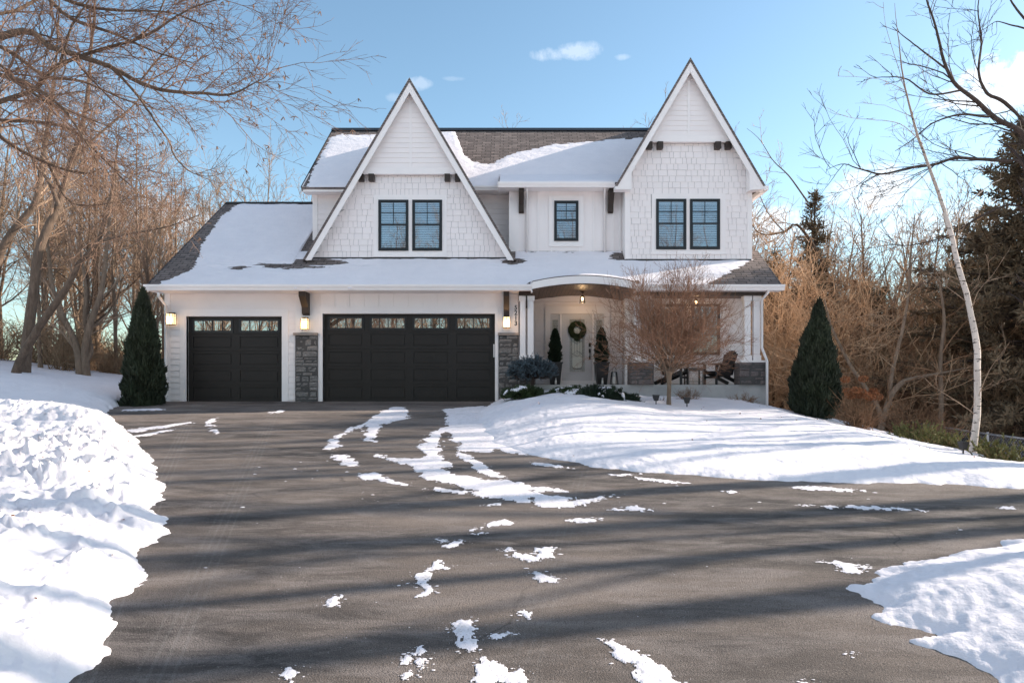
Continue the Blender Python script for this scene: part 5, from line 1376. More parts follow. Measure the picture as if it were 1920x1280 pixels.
# ---- conifers
def conifer(name, base, Hc, Rc, seed, mat, label, n=26, dens=1.0, up=0.0, droop=-0.12, crown0=0.06, size=0.16, group=None, cat='evergreen tree'):
    rng = NPR(seed); root = empty(name, base, label, cat, group)
    z = np.linspace(-0.2, Hc, 10); P0 = np.zeros((1, 10, 3)); P0[0, :, 2] = z; P0[0, :, :2] = np.cumsum(rng.normal(0, .02, (10, 2)), 0); R0 = (0.022*Hc*(1-0.93*(z-z[0])/(Hc+.2)))[None]
    m = int(n*Hc*dens); h = Hc*(crown0 + (1-crown0)*np.sort(rng.random(m))**0.9); frac = h/Hc
    Rl = Rc*(1-frac)**0.75*np.minimum(1, 0.55+frac*4)*rng.uniform(.35, 1.18, m)*(1+0.25*fbm(h*0.9+seed, h*0+seed, seed, 2)) + 0.12
    th = rng.uniform(0, 2*np.pi, m); D = unit(np.stack([np.cos(th), np.sin(th), droop+up*frac+rng.normal(0, .33, m)], -1))
    K = 6; B = np.empty((m, K, 3)); B[:, 0] = np.stack([np.interp(h, z, P0[0, :, 0]), np.interp(h, z, P0[0, :, 1]), h], -1)
    for k in range(1, K): D = unit(D + np.array([0, 0, 0.06]) + rng.normal(0, .06, (m, 3))); B[:, k] = B[:, k-1] + D*(Rl/(K-1))[:, None]
    Rb = (0.006+0.01*Rl)[:, None]*np.linspace(1, .3, K)[None]
    v, f = merge([tubes(P0, R0, 8), tubes(B, Rb, 4)]); mesh_np('trunk', v, f, M['bark_oak'], root, True, world=False)
    c = np.maximum(4, (Rl*95*dens*0.16/size)).astype(int); idx = np.repeat(np.arange(m), c); t = rng.uniform(0.12, 1.0, len(idx))**0.8*(K-1); i0 = np.minimum(t.astype(int), K-2); w = (t-i0)[:, None]
    C = B[idx, i0]*(1-w)+B[idx, i0+1]*w; T = unit(B[idx, i0+1]-B[idx, i0])
    sd_ = rng.normal(size=C.shape); dd = unit(T*0.7+unit(sd_)*1.0)
    C = C + dd*size*1.0*rng.random((len(C), 1)); ln = size*rng.uniform(.6, 1.4, len(C))
    foliage('crown', C, dd, ln*0.75, ln*0.12, mat, root, rng, world=False)
    return root
conifer('cedar', (15.6, 20.5, gz(15.6, 20.5)), 10.4, 4.4, 51, M['leaf_cedar'], 'tall brownish cedar towering at the right edge behind the birch', n=30, dens=1.15, size=0.24)
conifer('spruce', (13.3, 30.0, -2.0), 10.9, 1.7, 52, M['leaf_cedar'], 'narrow brownish spruce with a pointed top right of the house', n=26, size=0.24, up=0.5)
conifer('cedar', (10.9, 28.5, -2.0), 8.0, 2.2, 53, M['leaf_cedar'], 'shorter brownish cedar close beside the right wall of the house', n=26, size=0.26)
conifer('cedar', (18.9, 27.0, -2.0), 9.5, 3.2, 54, M['leaf_cedar'], 'brown green cedar half hidden in brush between the spruce and the birch', n=24, size=0.28)
cdr = conifer('cedar', (11.6, 25.6, gz(11.6, 25.6)), 5.6, 1.9, 56, M['leaf_cedar'], 'low dark cedar filling in behind the brush right of the house', n=26, size=0.24)
cdr['group'] = 'dark cedars behind the right brush'
for x, y, s_ in [(10.0,26.8,1.0),(12.9,24.0,.72),(16.3,22.6,.8),(18.2,21.5,.8),(20.4,22.0,.95),(14.2,26.5,1.0),(17.0,25.4,.95),(22.8,27,1.2),(15.2,29.5,1.2),(17.0,33.5,1.35),(21.5,30.5,1.3),(24.5,33,1.5),(19.5,24.8,.95),(13.2,33.5,1.25),(22.5,24.5,1.1)]: place(cdr, x, y, x, s_)
conifer('cedar', (-21.5, 25.0, gz(-21.5, 25)), 3.4, 1.2, 55, M['leaf_dark'], 'small green evergreen low in the woods behind the leaning trunks', n=24, size=0.14)

def arborvitae(base, Hc, prof, seed, label, lean=(0, 0), n=30000):
    rng = NPR(seed); root = empty('arborvitae', base, label, 'evergreen shrub', None)
    hh = np.array([p[0] for p in prof])*Hc; rr = np.array([p[1] for p in prof])
    core = MB().lathe([(max(0.01, np.interp(z, hh, rr)*0.62), z) for z in np.linspace(0.02, Hc*0.94, 12)], (0, 0, 0), 12).build('inner_branches', M['leaf_dark'], root, True, world=False)
    if lean: core.data.transform(Matrix(((1,0,lean[0],0),(0,1,lean[1],0),(0,0,1,0),(0,0,0,1))))
    z = Hc*rng.random(n*2); r = np.interp(z, hh, rr); keep = rng.random(len(z)) < (r+0.06)/rr.max(); z = z[keep][:n]; r = r[keep][:n]; n = len(z)
    th = rng.uniform(0, 2*np.pi, n); lump = 1 + 0.30*fbm(th*1.6, z*2.2, seed, 3) + 0.12*gnoise(th*7, z*5, seed)
    q = r*lump*(0.70+0.36*rng.random(n)**0.6)
    C = np.stack([np.cos(th)*q+lean[0]*z, np.sin(th)*q+lean[1]*z, z + rng.normal(0, .02, n)], -1)
    D = np.stack([np.cos(th)*0.42, np.sin(th)*0.42, np.full(n, 1.0)], -1)+rng.normal(0, .22, (n, 3))
    ln = rng.uniform(.07, .16, n); foliage('foliage', C, D, ln, ln*0.15, M['leaf_arb'], root, rng, world=False)
    return root
b = W(268, 750, 18.3)
arborvitae((b[0], b[1], gz(b[0], b[1])-0.05), 3.4, [(0,.34),(.06,.44),(.2,.47),(.4,.42),(.6,.33),(.8,.20),(.93,.09),(1,.015)], 61, 'dark columnar evergreen at the left corner of the garage')
b = W(1524, 792, 17.0)
arborvitae((b[0], b[1], gz(b[0], b[1])-0.1), 2.95, [(0,.30),(.07,.46),(.2,.52),(.34,.49),(.5,.40),(.7,.28),(.86,.16),(.95,.08),(1,.01)], 62, 'dark cone shaped evergreen on the lawn right of the porch', (0.055, 0))

# ---- foundation planting
def mound(name, base, rx, ry, hz, seed, mat, label, n=9000, ln=(.04, .1), snow=0.0, needle=0.16, up=0.5, cat='shrub', group=None, stem=0.0, core=0.7):
    rng = NPR(seed); root = empty(name, base, label, cat, group)
    u = rng.normal(size=(n, 3)); u[:, 2] = np.abs(u[:, 2])*0.9 - 0.05; u = unit(u)
    lump = 1+0.35*fbm(u[:, 0]*2.6+seed, u[:, 1]*2.6+u[:, 2]*2, seed, 3)
    q = lump*(0.62+0.42*rng.random(n)**0.7)
    C = np.stack([u[:, 0]*rx*q, u[:, 1]*ry*q, stem+u[:, 2]*hz*q], -1)
    D = u*np.array([1, 1, 1.0])+np.array([0, 0, up])+rng.normal(0, .45, (n, 3)); L = rng.uniform(*ln, n)
    foliage('foliage', C, D, L, L*needle, mat, root, rng, world=False)
    cb = bpy.data.meshes.new('branches'); 
    k = 60; a = np.zeros((k, 3)); a[:, 2] = stem*0.3; d = unit(rng.normal(size=(k, 3))*[1, 1, .6]+[0, 0, .45]); e = d*np.array([rx, ry, hz])*0.85+[0, 0, stem]
    P = np.stack([a, a*.6+e*.4+[0, 0, .02], e], 1); v, f = tubes(P, np.tile([.012, .008, .003], (k, 1)), 4); mesh_np('branches', v, f, M['bark_oak'], root, True, world=False)
    if snow:
        m = 40; th = np.linspace(0, 2*np.pi, m, endpoint=False); V = [(0, 0, 0)]; F = []
        X, Y = np.meshgrid(np.linspace(-rx, rx, 40), np.linspace(-ry, ry, 26), indexing='ij')
        rr2 = (X/rx)**2+(Y/ry)**2; top = stem+hz*np.sqrt(np.clip(1-rr2*0.95, 0, 1))*1.0
        d = fbm(X*3.2+seed*3, Y*3.2, seed+3, 4, .6)*0.9 - 0.25 - rr2*0.55 + snow
        T = np.clip(d*0.25, -0.06, 0.05); Z = top+T-0.01
        nn, mm = X.shape; i = np.arange(nn-1)[:, None]*mm; j = np.arange(mm-1)[None, :]; Fq = np.stack([i+j, i+mm+j, i+mm+j+1, i+j+1], -1).reshape(-1, 4)
        Dd = d.reshape(-1); Fq = Fq[(Dd[Fq] > 0).sum(1) >= 2]
        if len(Fq):
            uu, inv = np.unique(Fq, return_inverse=True); mesh_np('snow_cap', np.stack([X, Y, Z], -1).reshape(-1, 3)[uu], inv.reshape(-1, 4), M['roofsnow'], root, True, world=False)
    return root
def at(px_, py_, Y, dz=0): x, y, z = W(px_, py_, Y); return (x, y, z+dz)
# dwarf blue spruce with a flat spreading top
def blue_spruce():
    rng = NPR(70); b = at(998, 735, 18.3); root = empty('dwarf_blue_spruce', b, 'low grey blue spruce with a wide flat crown in front of the porch', 'shrub')
    m = 420; u = rng.normal(size=(m, 3)); u[:, 2] = np.abs(u[:, 2])*0.8-0.25; u = unit(u); q = rng.uniform(.35, 1, m)**0.5
    E = np.stack([u[:, 0]*0.70*q, u[:, 1]*0.6*q, 0.52+u[:, 2]*0.46*q], -1); S = E*np.array([.35, .35, .5])+[0, 0, .15]
    P = np.stack([S, (S+E)/2-[0, 0, .03], E], 1); v, f = merge([tubes(P, np.tile([.010, .008, .005], (m, 1)), 4), tubes(np.array([[[0, 0, -.2], [0, 0, .2], [.02, 0, .6]]]), np.array([[.05, .045, .02]]), 8)])
    mesh_np('branches', v, f, M['bark_oak'], root, True, world=False)
    # needled shoots
    k = 6; idx = np.repeat(np.arange(m), k); d0 = unit(E[idx]-S[idx]); d = unit(d0+rng.normal(0, .55, (len(idx), 3))); s0 = E[idx]-d0*rng.uniform(0, .16, (len(idx), 1)); ln = rng.uniform(.06, .13, (len(idx), 1))
    nn = 26; id2 = np.repeat(np.arange(len(idx)), nn); t = rng.random((len(id2), 1)); C = s0[id2]+d[id2]*ln[id2]*t
    r = rng.normal(size=C.shape); r = unit(r-(r*d[id2]).sum(1, keepdims=True)*d[id2]); D = unit(d[id2]*0.8+r); L = np.full(len(C), .034)
    foliage('needles', C+D*.012, D, L, L*0.14, M['leaf_spruce'], root, rng, world=False)
blue_spruce()
mound('yew_shrub', at(982, 741, 17.3, -.05), 0.52, 0.4, 0.26, 71, M['leaf_yew'], 'low rounded evergreen shrub with snow on top, by the right garage stone', 13000, snow=0.35, cat='shrub')
mound('yew_shrub', at(1072, 740, 17.6, -.05), 0.55, 0.42, 0.24, 72, M['leaf_yew'], 'low evergreen shrub in the middle of the three, under the front door', 13000, snow=0.45)
mound('yew_shrub', at(1078, 744, 17.0, -.10), 0.33, 0.3, 0.27, 76, M['leaf_yew'], 'small snow topped evergreen tuft at the left end of the dark shrub', 8000, snow=0.9)
mound('yew_shrub', at(1130, 752, 16.6, -.06), 0.70, 0.5, 0.38, 73, M['leaf_dark'], 'widest dark evergreen shrub flecked with snow, left of the small bare tree', 22000, snow=0.2)
for i, (px_, py_, Y, s, lb) in enumerate([(1290, 752, 18.2, .42, 'dry twiggy shrub against the slab just right of the small tree trunk'), (1392, 764, 18.1, .5, 'dry twiggy shrub against the slab under the right stone pier'), (1236, 757, 17.2, .22, 'small tuft of dry stems left of the small tree trunk')]):
    rng = NPR(80+i); b = at(px_, py_, Y, -.03); root = empty('dry_shrub', b, lb, 'shrub', None)
    n = 46; P = np.zeros((n, 5, 3)); d = unit(rng.normal(size=(n, 3))*[1, .8, .3]+[0, 0, .9]); P[:, 0, :2] = rng.normal(0, .05, (n, 2))
    for k in range(1, 5): d = unit(d+rng.normal(0, .12, (n, 3))); P[:, k] = P[:, k-1]+d*(s*rng.uniform(.7, 1.1, (n, 1))/4)
    Rr = np.tile([.006, .005, .004, .0035, .003], (n, 1)); c = children(P, Rr, rng, dens=16, ang=.7, lr=.4, lmin=.05, rmin=.003, K=3); c2 = children(*c, rng, dens=18, ang=.7, lr=.5, lmin=.03, rmin=.0028, K=3)
    v, f = merge([tubes(P, Rr, 4), tubes(*c, 3), tubes(*c2, 3)]); mesh_np('stems', v, f, M['twig_brown'], root, False, world=False)

# small top grafted tree with a round crown of copper twigs
def globe_tree():
    rng = NPR(90); b = at(1254, 766, 16.2, -.03); root = empty('small_round_tree', b, 'small bare tree with a dense round crown of copper twigs in front of the porch', 'tree')
    T = np.array([[[0, 0, -.1], [0, 0, .3], [.01, 0, .6], [.0, 0, .94]]]); v, f = tubes(T, np.array([[.070, .052, .050, .075]]), 12)
    m = 52; th = rng.uniform(0, 2*np.pi, m); el = rng.uniform(0.17, 1.45, m); D = np.stack([np.cos(th)*np.cos(el), np.sin(th)*np.cos(el), np.sin(el)], -1)
    P = np.empty((m, 8, 3)); P[:, 0] = [0, 0, 0.90]; P[:, 0] += rng.normal(0, .03, (m, 3)); d = D.copy()
    Lm = (1.60*np.cos(el)+1.75*np.abs(np.sin(el))**1.6)*rng.uniform(.75, 1.08, m)
    for k in range(1, 8): d = unit(d+rng.normal(0, .16, (m, 3))+[0, 0, .05]); P[:, k] = P[:, k-1]+d*(Lm/7)[:, None]
    Rr = .016*np.linspace(1, .25, 8)[None]*np.ones((m, 1)); v2, f2 = tubes(P, Rr, 6)
    vv, ff = merge([(v, f), (v2, f2)]); mesh_np('trunk', vv, ff, M['bark_tan'], root, True, world=False)
    l2 = children(P, Rr, rng, dens=9, t0=.18, ang=.75, lr=.40, lt=.35, lmin=.12, rr=.5, rmin=.0042, K=6, wig=.14, trop=.05)
    l3 = children(*l2, rng, dens=11.5, t0=.1, ang=.7, lr=.5, lt=.3, lmin=.08, rr=.7, rmin=.0034, K=5, wig=.12, trop=.10)
    l4 = children(*l3, rng, dens=8.5, t0=.1, ang=.6, lr=.6, lt=.3, lmin=.05, rr=.8, rmin=.003, K=3, wig=.12, trop=.10)
    # upright shoots above the crown
    tip = P[el > .55][:, -3:]; l5 = children(tip, np.full(tip.shape[:2], .006), rng, n=10, t0=0, ang=.45, lr=1.9, lt=.1, lmin=.3, lmax=.75, rmin=.0036, K=4, wig=.08, trop=.35)
    v3, f3 = merge([tubes(*l2, 4), tubes(*l3, 3), tubes(*l4, 3), tubes(*l5, 3)]); mesh_np('crown', v3, f3, M['twig_globe'], root, False, world=False)
globe_tree()

# ---- right hand brush
def brush(name, base, hgt, rad, seed, mat, label, n=60, group=None, dens=1.0, tm=.006, spread=.35):
    rng = NPR(seed); root = empty(name, base, label, 'shrub', group)
    P = np.zeros((n, 7, 3)); P[:, 0, :2] = rng.normal(0, rad*.18, (n, 2)); d = unit(rng.normal(0, spread, (n, 3))*[1, 1, 0]+[0, 0, 1]); L = hgt*rng.uniform(.55, 1.05, n)
    for k in range(1, 7): d = unit(d+rng.normal(0, .09, (n, 3))+np.array([0, 0, -.03])); P[:, k] = P[:, k-1]+d*(L/6)[:, None]
    Rr = (0.024*L/4*rng.uniform(.5, 1.4, n))[:, None]*np.linspace(1, .25, 7)[None]+.003
    v, f = tubes(P, Rr, 5); mesh_np('stems', v, f, mat, root, False, world=False)
    c = children(P, Rr, rng, dens=2.6*dens, t0=.12, ang=.75, lr=.42, lt=.3, lmin=.2, rr=.6, rmin=tm*1.2, K=5, wig=.09, trop=.06)
    c2 = children(*c, rng, dens=3.6*dens, t0=.1, ang=.8, lr=.5, lt=.3, lmin=.12, rr=.8, rmin=tm, K=4, wig=.09, trop=.04)
    c3 = children(*c2, rng, dens=4*dens, t0=.1, ang=.7, lr=.5, lt=.3, lmin=.08, rr=.9, rmin=tm*.9, K=3, wig=.12)
    v, f = merge([tubes(*c, 4), tubes(*c2, 3), tubes(*c3, 3)]); mesh_np('twigs', v, f, mat, root, False, world=False)
    return root
BG = 'bare brush thicket right of the house'; BL = 'tall bare bush in the tangled brown thicket right of the house'
b1 = brush('bare_bush', (11.8, 23.5, gz(11.8, 23.5)), 5.4, 1.4, 101, M['twig_pale'], BL, 30, BG, 0.9, .009, .5)
b2 = brush('bare_bush', (15.2, 24.5, gz(15.2, 24.5)), 5.2, 1.6, 102, M['twig_gold'], BL, 28, BG, 0.9, .009, .45)
b3 = brush('bare_bush', (18.5, 25.0, gz(18.5, 25)), 5.0, 1.6, 103, M['twig_brown'], BL, 34, BG, 1.0, .007, .5)
rb = random.Random(21)
bspots = [(9.6,24.5,.95),(10.2,27.5,1.15),(13.3,25.5,.9),(16.6,28,1.1),(19.8,30,1.2),(12.6,29.5,1.2),(15.5,32,1.3),(22.5,27.5,1.1),(22.5,33,1.3),(17.3,22.3,.8),(20.8,23.3,1.0),
          (18.8,35,1.4),(13.2,35,1.4),(25.5,31,1.3),(24,38,1.5),(9.0,31,1.3),(14.3,21.0,.62),(19.2,19.8,.8),(17.0,18.4,.62),(22.0,19.5,.9),(12.9,22.0,.6),(14.0,27.3,1.05),(27,26,1.2),(11.0,33,1.4),(21,26.5,1.1),
          (11.3,25.6,.8),(12.2,27.2,.95),(16.0,26.0,.9),(17.9,30.5,1.2),(20.3,28.0,1.15),(23.8,29.5,1.2),(10.6,22.8,.55),(15.0,29.0,1.1),(18.2,27.2,1.0)]
for k, (x, y, s) in enumerate(bspots):
    place((b1, b2, b3)[k % 3], x, y, rb.uniform(0, 6.28), s*1.12, BL, BG)
TR = 'bare trees standing in the right thicket'; TL = 'bare brown tree standing up out of the thicket right of the house'
tD = bare_tree('bare_tree', (16.3, 27.0, gz(16.3, 27)), 8.5, 14, 0.14, M['bark_tan'], M['twig_pale'], TL, TR, forks=2, limbs=16, dens=1.15, tmin=0.008, t0=0.2)
for x, y, s in [(12.6,26.5,.8),(14.8,24.2,.8),(11.6,31,1.0),(17.8,26,.95),(21.5,25,.95),(13.2,23.2,.6),(16.2,30.5,1.05),(20,34,1.2),(14.4,33,1.0),(19.6,31,1.1),(18.3,23.4,.85),(22.3,30,1.2),(12.0,36,1.0),(24.8,34,1.2),(17.2,38,1.3),(20.5,21.0,.9),(27,30,1.3),(13.7,38,.95),(15.9,36,1.15),(21,36,1.2)]:
    place(tD, x, y, rb.uniform(0, 6.28), s, TL, TR)
# crooked trunk pair in the middle of the thicket
st = [pl(19.5, [(1648,815,.1054),(1655,790,.0868),(1668,750,.0744),(1690,720,.0682),(1722,708,.0496),(1770,700,.0310),(1820,690,.0124)], 0), pl(19.5, [(1655,800,.0744),(1645,760,.0620),(1620,720,.0558),(1598,690,.0496),(1578,650,.0434),(1560,610,.0310),(1548,560,.0186)], .5),
      pl(19.6, [(1668,760,.0620),(1672,700,.0558),(1690,620,.0465),(1700,560,.0372),(1705,480,.0279),(1712,400,.0124)], .5), pl(19.4, [(1760,850,.0806),(1765,760,.0682),(1762,680,.0558),(1770,600,.0434),(1760,520,.0248)], 0.5)]
b = W(1655, 812, 19.5)
hand_tree('crooked_tree', (b[0], b[1], gz(b[0], b[1])), st, M['bark_tan'], M['twig_brown'], 'low crooked brown tree forking near the ground behind the dried flower bush', 'tree', None, 44, dict(tm=.006, d1=2.2, d2=3.5, d3=4.5, lmax=1.8, t0=.15))

# dried hydrangea with rust coloured heads
def hydrangea():
    rng = NPR(120); b = at(1612, 800, 15.8, -.1); root = empty('dried_hydrangea', b, 'dried hydrangea with rust brown flower heads at the edge of the right slope', 'shrub')
    heads = [(1585,711),(1619,710),(1590,733),(1600,738),(1610,741),(1617,735),(1625,742),(1632,745),(1640,740),(1647,744),(1637,733),(1605,731),(1593,742)]
    P = []; 
    for hx, hy in heads:
        e = np.array(W(hx, hy, 15.8+rng.uniform(-.2, .2)))-np.array(b); s = np.array([rng.normal(0, .1), rng.normal(0, .1), 0]); P.append([s, s*.6+e*.4+[0, 0, .1], s*.2+e*.8+[0, 0, .08], e])
    P = np.array(P); n = 46; d = unit(rng.normal(0, .5, (n, 3))*[1, 1, 0]+[0, 0, 1]); s = rng.normal(0, .12, (n, 3))*[1, 1, 0]; L = rng.uniform(.4, 1.1, (n, 1)); Q = np.stack([s, s+d*L*.33, s+d*L*.66+rng.normal(0, .03, (n, 3)), s+d*L], 1)
    A = np.concatenate([P, Q]); v, f = tubes(A, np.tile([.008, .007, .005, .004], (len(A), 1)), 4); c = children(Q, np.full(Q.shape[:2], .005), rng, dens=7, ang=.5, lr=.4, rmin=.004, K=3); v, f = merge([(v, f), tubes(*c, 3)])
    mesh_np('stems', v, f, M['twig_brown'], root, False, world=False)
    for k in range(len(heads)):
        m = 260; u = unit(rng.normal(size=(m, 3))); C = P[k, 3]+u*[.11, .11, .08]*rng.uniform(.6, 1, (m, 1)); L = rng.uniform(.02, .04, m); foliage('flower_head', C, u+rng.normal(0, .5, (m, 3)), L, L*.45, M['dry_flower'], root, rng, world=False)
hydrangea()
rng_ = NPR(5)
for k, (px_, py_, Y, h, lb) in enumerate([(1605,812,15.6,.75,'brown twiggy bush beside the cone shaped evergreen'),(1700,800,17.5,1.1,'low brown bush in front of the fence, left of the birch'),(1760,812,17.0,1.0,'low brown bush directly left of the birch trunk base')]):
    b = at(px_, py_, Y); brush('low_bush', (b[0], b[1], gz(b[0], b[1])-.05), h, .5, 130+k, M['twig_brown'], lb, 70, None, 1.6, .004, .5)
def low_brush():
    src = brush('dry_undergrowth', (0, 0, 0), 1.3, .7, 140, M['twig_gold'], None, 60, None, 1.1, .006, .55)
    V, F, b = [], [], 0; rng = NPR(6); base = []
    for ch in src.children:
        me = ch.data; v = np.empty(len(me.vertices)*3, np.float32); me.vertices.foreach_get('co', v); f = np.empty(len(me.polygons)*4, np.int32); me.loops.foreach_get('vertex_index', f); base.append((v.reshape(-1, 3), f.reshape(-1, 4)))
    v0, f0 = merge(base)
    for ch in list(src.children): bpy.data.objects.remove(ch)
    bpy.data.objects.remove(src)
    pts = [(rng.uniform(9.5, 34), rng.uniform(35, 48)) for _ in range(50)] + [(rng.uniform(-30, -11.6), rng.uniform(22.5, 34)) for _ in range(64)]
    for x, y in pts:
        a = rng.uniform(0, 6.28); s = rng.uniform(.7, 1.5); c, q = math.cos(a)*s, math.sin(a)*s; Rm = np.array([[c, -q, 0], [q, c, 0], [0, 0, s]])
        V.append(v0@Rm.T+[x, y, gz(x, y)-.05]); F.append(f0+b); b += len(v0)
    o = mesh_np('dry_undergrowth', np.vstack(V), np.vstack(F), M['twig_gold'], None, False); tag(o, 'dry golden undergrowth filling the woods on both sides', 'undergrowth', None, 'stuff')
low_brush()

# olive junipers along the fence side of the lawn
JG = 'olive green junipers along the right lawn edge'
jl = [(1688,822,15.0,.42),(1722,832,14.6,.45),(1762,842,13.9,.42),(1800,850,13.6,.36),(1852,862,12.6,.42),(1884,868,12.2,.40),(1915,868,12.3,.42),(1742,826,15.6,.4),(1830,850,14.0,.35),(1945,872,11.8,.45)]
for k, (px_, py_, Y, s) in enumerate(jl):
    b = at(px_, py_, Y); rng = NPR(150+k); root = empty('juniper', (b[0], b[1], gz(b[0], b[1])-.04), 'spiky olive green juniper poking through snow at the right lawn edge', 'shrub', JG)
    n = 34; d = unit(rng.normal(size=(n, 3))*[1, 1, .2]+[0.2, 0, .75]); L = s*rng.uniform(.6, 1.35, n); P = np.zeros((n, 5, 3)); P[:, 0, :2] = rng.normal(0, .16, (n, 2))
    for q in range(1, 5): d = unit(d+rng.normal(0, .08, (n, 3))+[0, 0, .05]); P[:, q] = P[:, q-1]+d*(L/4)[:, None]
    v, f = tubes(P, np.tile([.008, .007, .006, .005, .003], (n, 1)), 4); mesh_np('branches', v, f, M['twig_brown'], root, False, world=False)
    kk = 60; idx = np.repeat(np.arange(n), kk); t = rng.uniform(.1, 4, len(idx)); i0 = np.minimum(t.astype(int), 3); w = (t-i0)[:, None]; C = P[idx, i0]*(1-w)+P[idx, i0+1]*w; T = unit(P[idx, i0+1]-P[idx, i0])
    dd = unit(T+rng.normal(0, .45, C.shape)); Lf = rng.uniform(.03, .07, len(C)); foliage('foliage', C+dd*.015, dd, Lf, Lf*.2, M['leaf_juniper'], root, rng, world=False)

# ---- trees outside the picture on the right and behind the camera (they cast the long shadows and fill the reflections)
OS = 'bare trees across the street side'; OL = 'bare tree outside the picture whose shadow falls over the drive'
tall = bare_tree('bare_tree', (24, 12.3, 0), 20.0, 15, 0.36, M['bark_grey'], M['twig_red'], OL, OS, limbs=8, dens=0.25, tmin=0.007, t0=0.5, levels=3); tall.location.z = -1.5
thin = bare_tree('bare_tree', (19, 9.9, 0), 17.0, 16, 0.20, M['bark_grey'], M['twig_red'], OL, OS, limbs=8, dens=0.3, tmin=0.007, t0=0.4, levels=3, forks=2); thin.location.z = -1.5
for x, y, s, src in [(18,8.35,.9,tall),(21,12.45,1.0,tall),(27,15.9,1.0,tall),(22,16.6,.9,thin),(30,20.2,1.0,tall),(26,20.4,.95,thin),(31,18.4,1.0,thin),(34,22.8,1.0,tall),(28,22.5,.9,thin)]:
    place(src, x, y, rb.uniform(0, 6.28), s, OL, OS, z=-1.5)
for x, y, s, src in [(-11,-9,1.0,tC),(-5,-12,1.1,tA),(1,-11,1.0,tC),(6.5,-10,1.1,tA),(12,-12,1.1,tC),(-1.5,-17,1.2,tB),(-9,-18,1.2,tA),(5,-19,1.2,tC),(17,-9,1.1,tA),(-18,-8,1.1,tD),(-22,-12,1.2,tA),(-25,-7,1.1,tC),(-28,-14,1.3,tD),(-16,-18,1.2,tC),(-21,-20,1.3,tA),(-31,-9,1.2,tC),(-26,-20,1.3,tD),(-14,-9,1.0,tB),(-33,-17,1.3,tA),(-10,-14,1.1,tD),(-4,-16,1.2,tD),(-7,-20,1.2,tC),(2.5,-17,1.2,tC),(-7.5,-10,1.0,tD),(-2,-9.5,1.1,tD),(3.5,-13,1.2,tD),(9,-14,1.2,tC),(-13,-14,1.2,tD),(-20,-8,1.1,tA),(0,-22,1.4,tC),(-6,-24,1.4,tA),(7,-25,1.4,tC),(14,-17,1.3,tD),(-11,-24,1.3,tC),(-17,-13,1.1,tC),(10,-20,1.2,tB)]:
    place(src, x, y, rb.uniform(0, 6.28), s, 'bare tree standing behind the camera, seen only as a reflection in the windows', 'bare trees behind the camera')
# ================================================================== OBJECTS
def put(root, x, y, z, rz=0): root.location = (x, y, z); root.rotation_euler = (0, 0, rz); return root

# Adirondack chairs
def adirondack(label):
    r = empty('adirondack_chair', (0, 0, 0), label, 'chair', 'black porch chairs'); m = M['black_wood']
    for s in (-1, 1):
        MB().obox((.30, s*.27, .29), (.035, 0, 0), (0, .012, 0), (0, 0, .29)).build('front_leg', m, r, world=False)
        a = Vector((.28, 0, .36)); b = Vector((-.50, 0, .03)); d = (b-a)/2; nrm = Vector((-d.z, 0, d.x)).normalized()*.05
        MB().obox(((a.x+b.x)/2, s*.245, (a.z+b.z)/2), d, (0, .012, 0), nrm).build('rear_leg', m, r, world=False)
        MB().poly([(.42, s*.23, .575), (.42, s*.39, .575), (-.22, s*.39, .575), (-.36, s*.33, .575), (-.36, s*.25, .575), (.42, s*.23, .60), (.42, s*.39, .60), (-.22, s*.39, .60), (-.36, s*.33, .60), (-.36, s*.25, .60)],
                  [(0,1,2,3,4)[::s], (9,8,7,6,5)[::s]]+[tuple([i, (i+1) % 5, (i+1) % 5+5, i+5][::-s]) for i in range(5)]).build('armrest', m, r, world=False)
        MB().prismx([(s*.262, .36), (s*.37, .57), (s*.262, .57)][::s], .27, .29).build('arm_bracket', m, r, world=False)
        MB().obox((-.24, s*.30, .43), (.035, 0, .0), (0, .012, 0), (-.05, 0, .16)).build('rear_arm_support', m, r, world=False)
    st = MB()
    for i in range(6):
        t = i/5; x = .30-.46*t; z = .365-.13*t; st.obox((x, 0, z), (.038, 0, .010), (0, .255, 0), (-.003, 0, .010))
    st.build('seat', m, r, world=False)
    bk = MB()
    for i in range(7):
        u = (i-3)/3; w0 = .030; top = .98-.10*u*u
        L = (top-.22); c = Vector((-.18-.5*L*.34, u*.20+u*.03, .22+L/2)); up = Vector((-.17*L, u*.035, L/2)); bk.obox(c, (.010, 0, .004), (0, w0+.008, 0), up)
    bk.build('backrest', m, r, world=False)
    MB().box(-.345, -.315, -.33, .33, .53, .57).box(-.225, -.20, -.25, .25, .26, .31).build('back_rail', m, r, world=False)
    MB().box(.27, .29, -.25, .25, .18, .24).build('front_stretcher', m, r, world=False)
    return r
c1 = adirondack('black slatted porch chair on the left of the small side table, facing right')
def dup(o):
    c = o.copy(); COL.objects.link(c)
    for ch in o.children: d = ch.copy(); COL.objects.link(d); d.parent = c
    return c
c2 = dup(c1); c2['label'] = 'black slatted porch chair on the right of the small side table, facing left'
put(c1, W(1256, 720, 19.6)[0]+.10, 19.50, PF+.002, R(-34)); put(c2, W(1349, 720, 19.6)[0]-.02, 19.55, PF+.002, R(200))
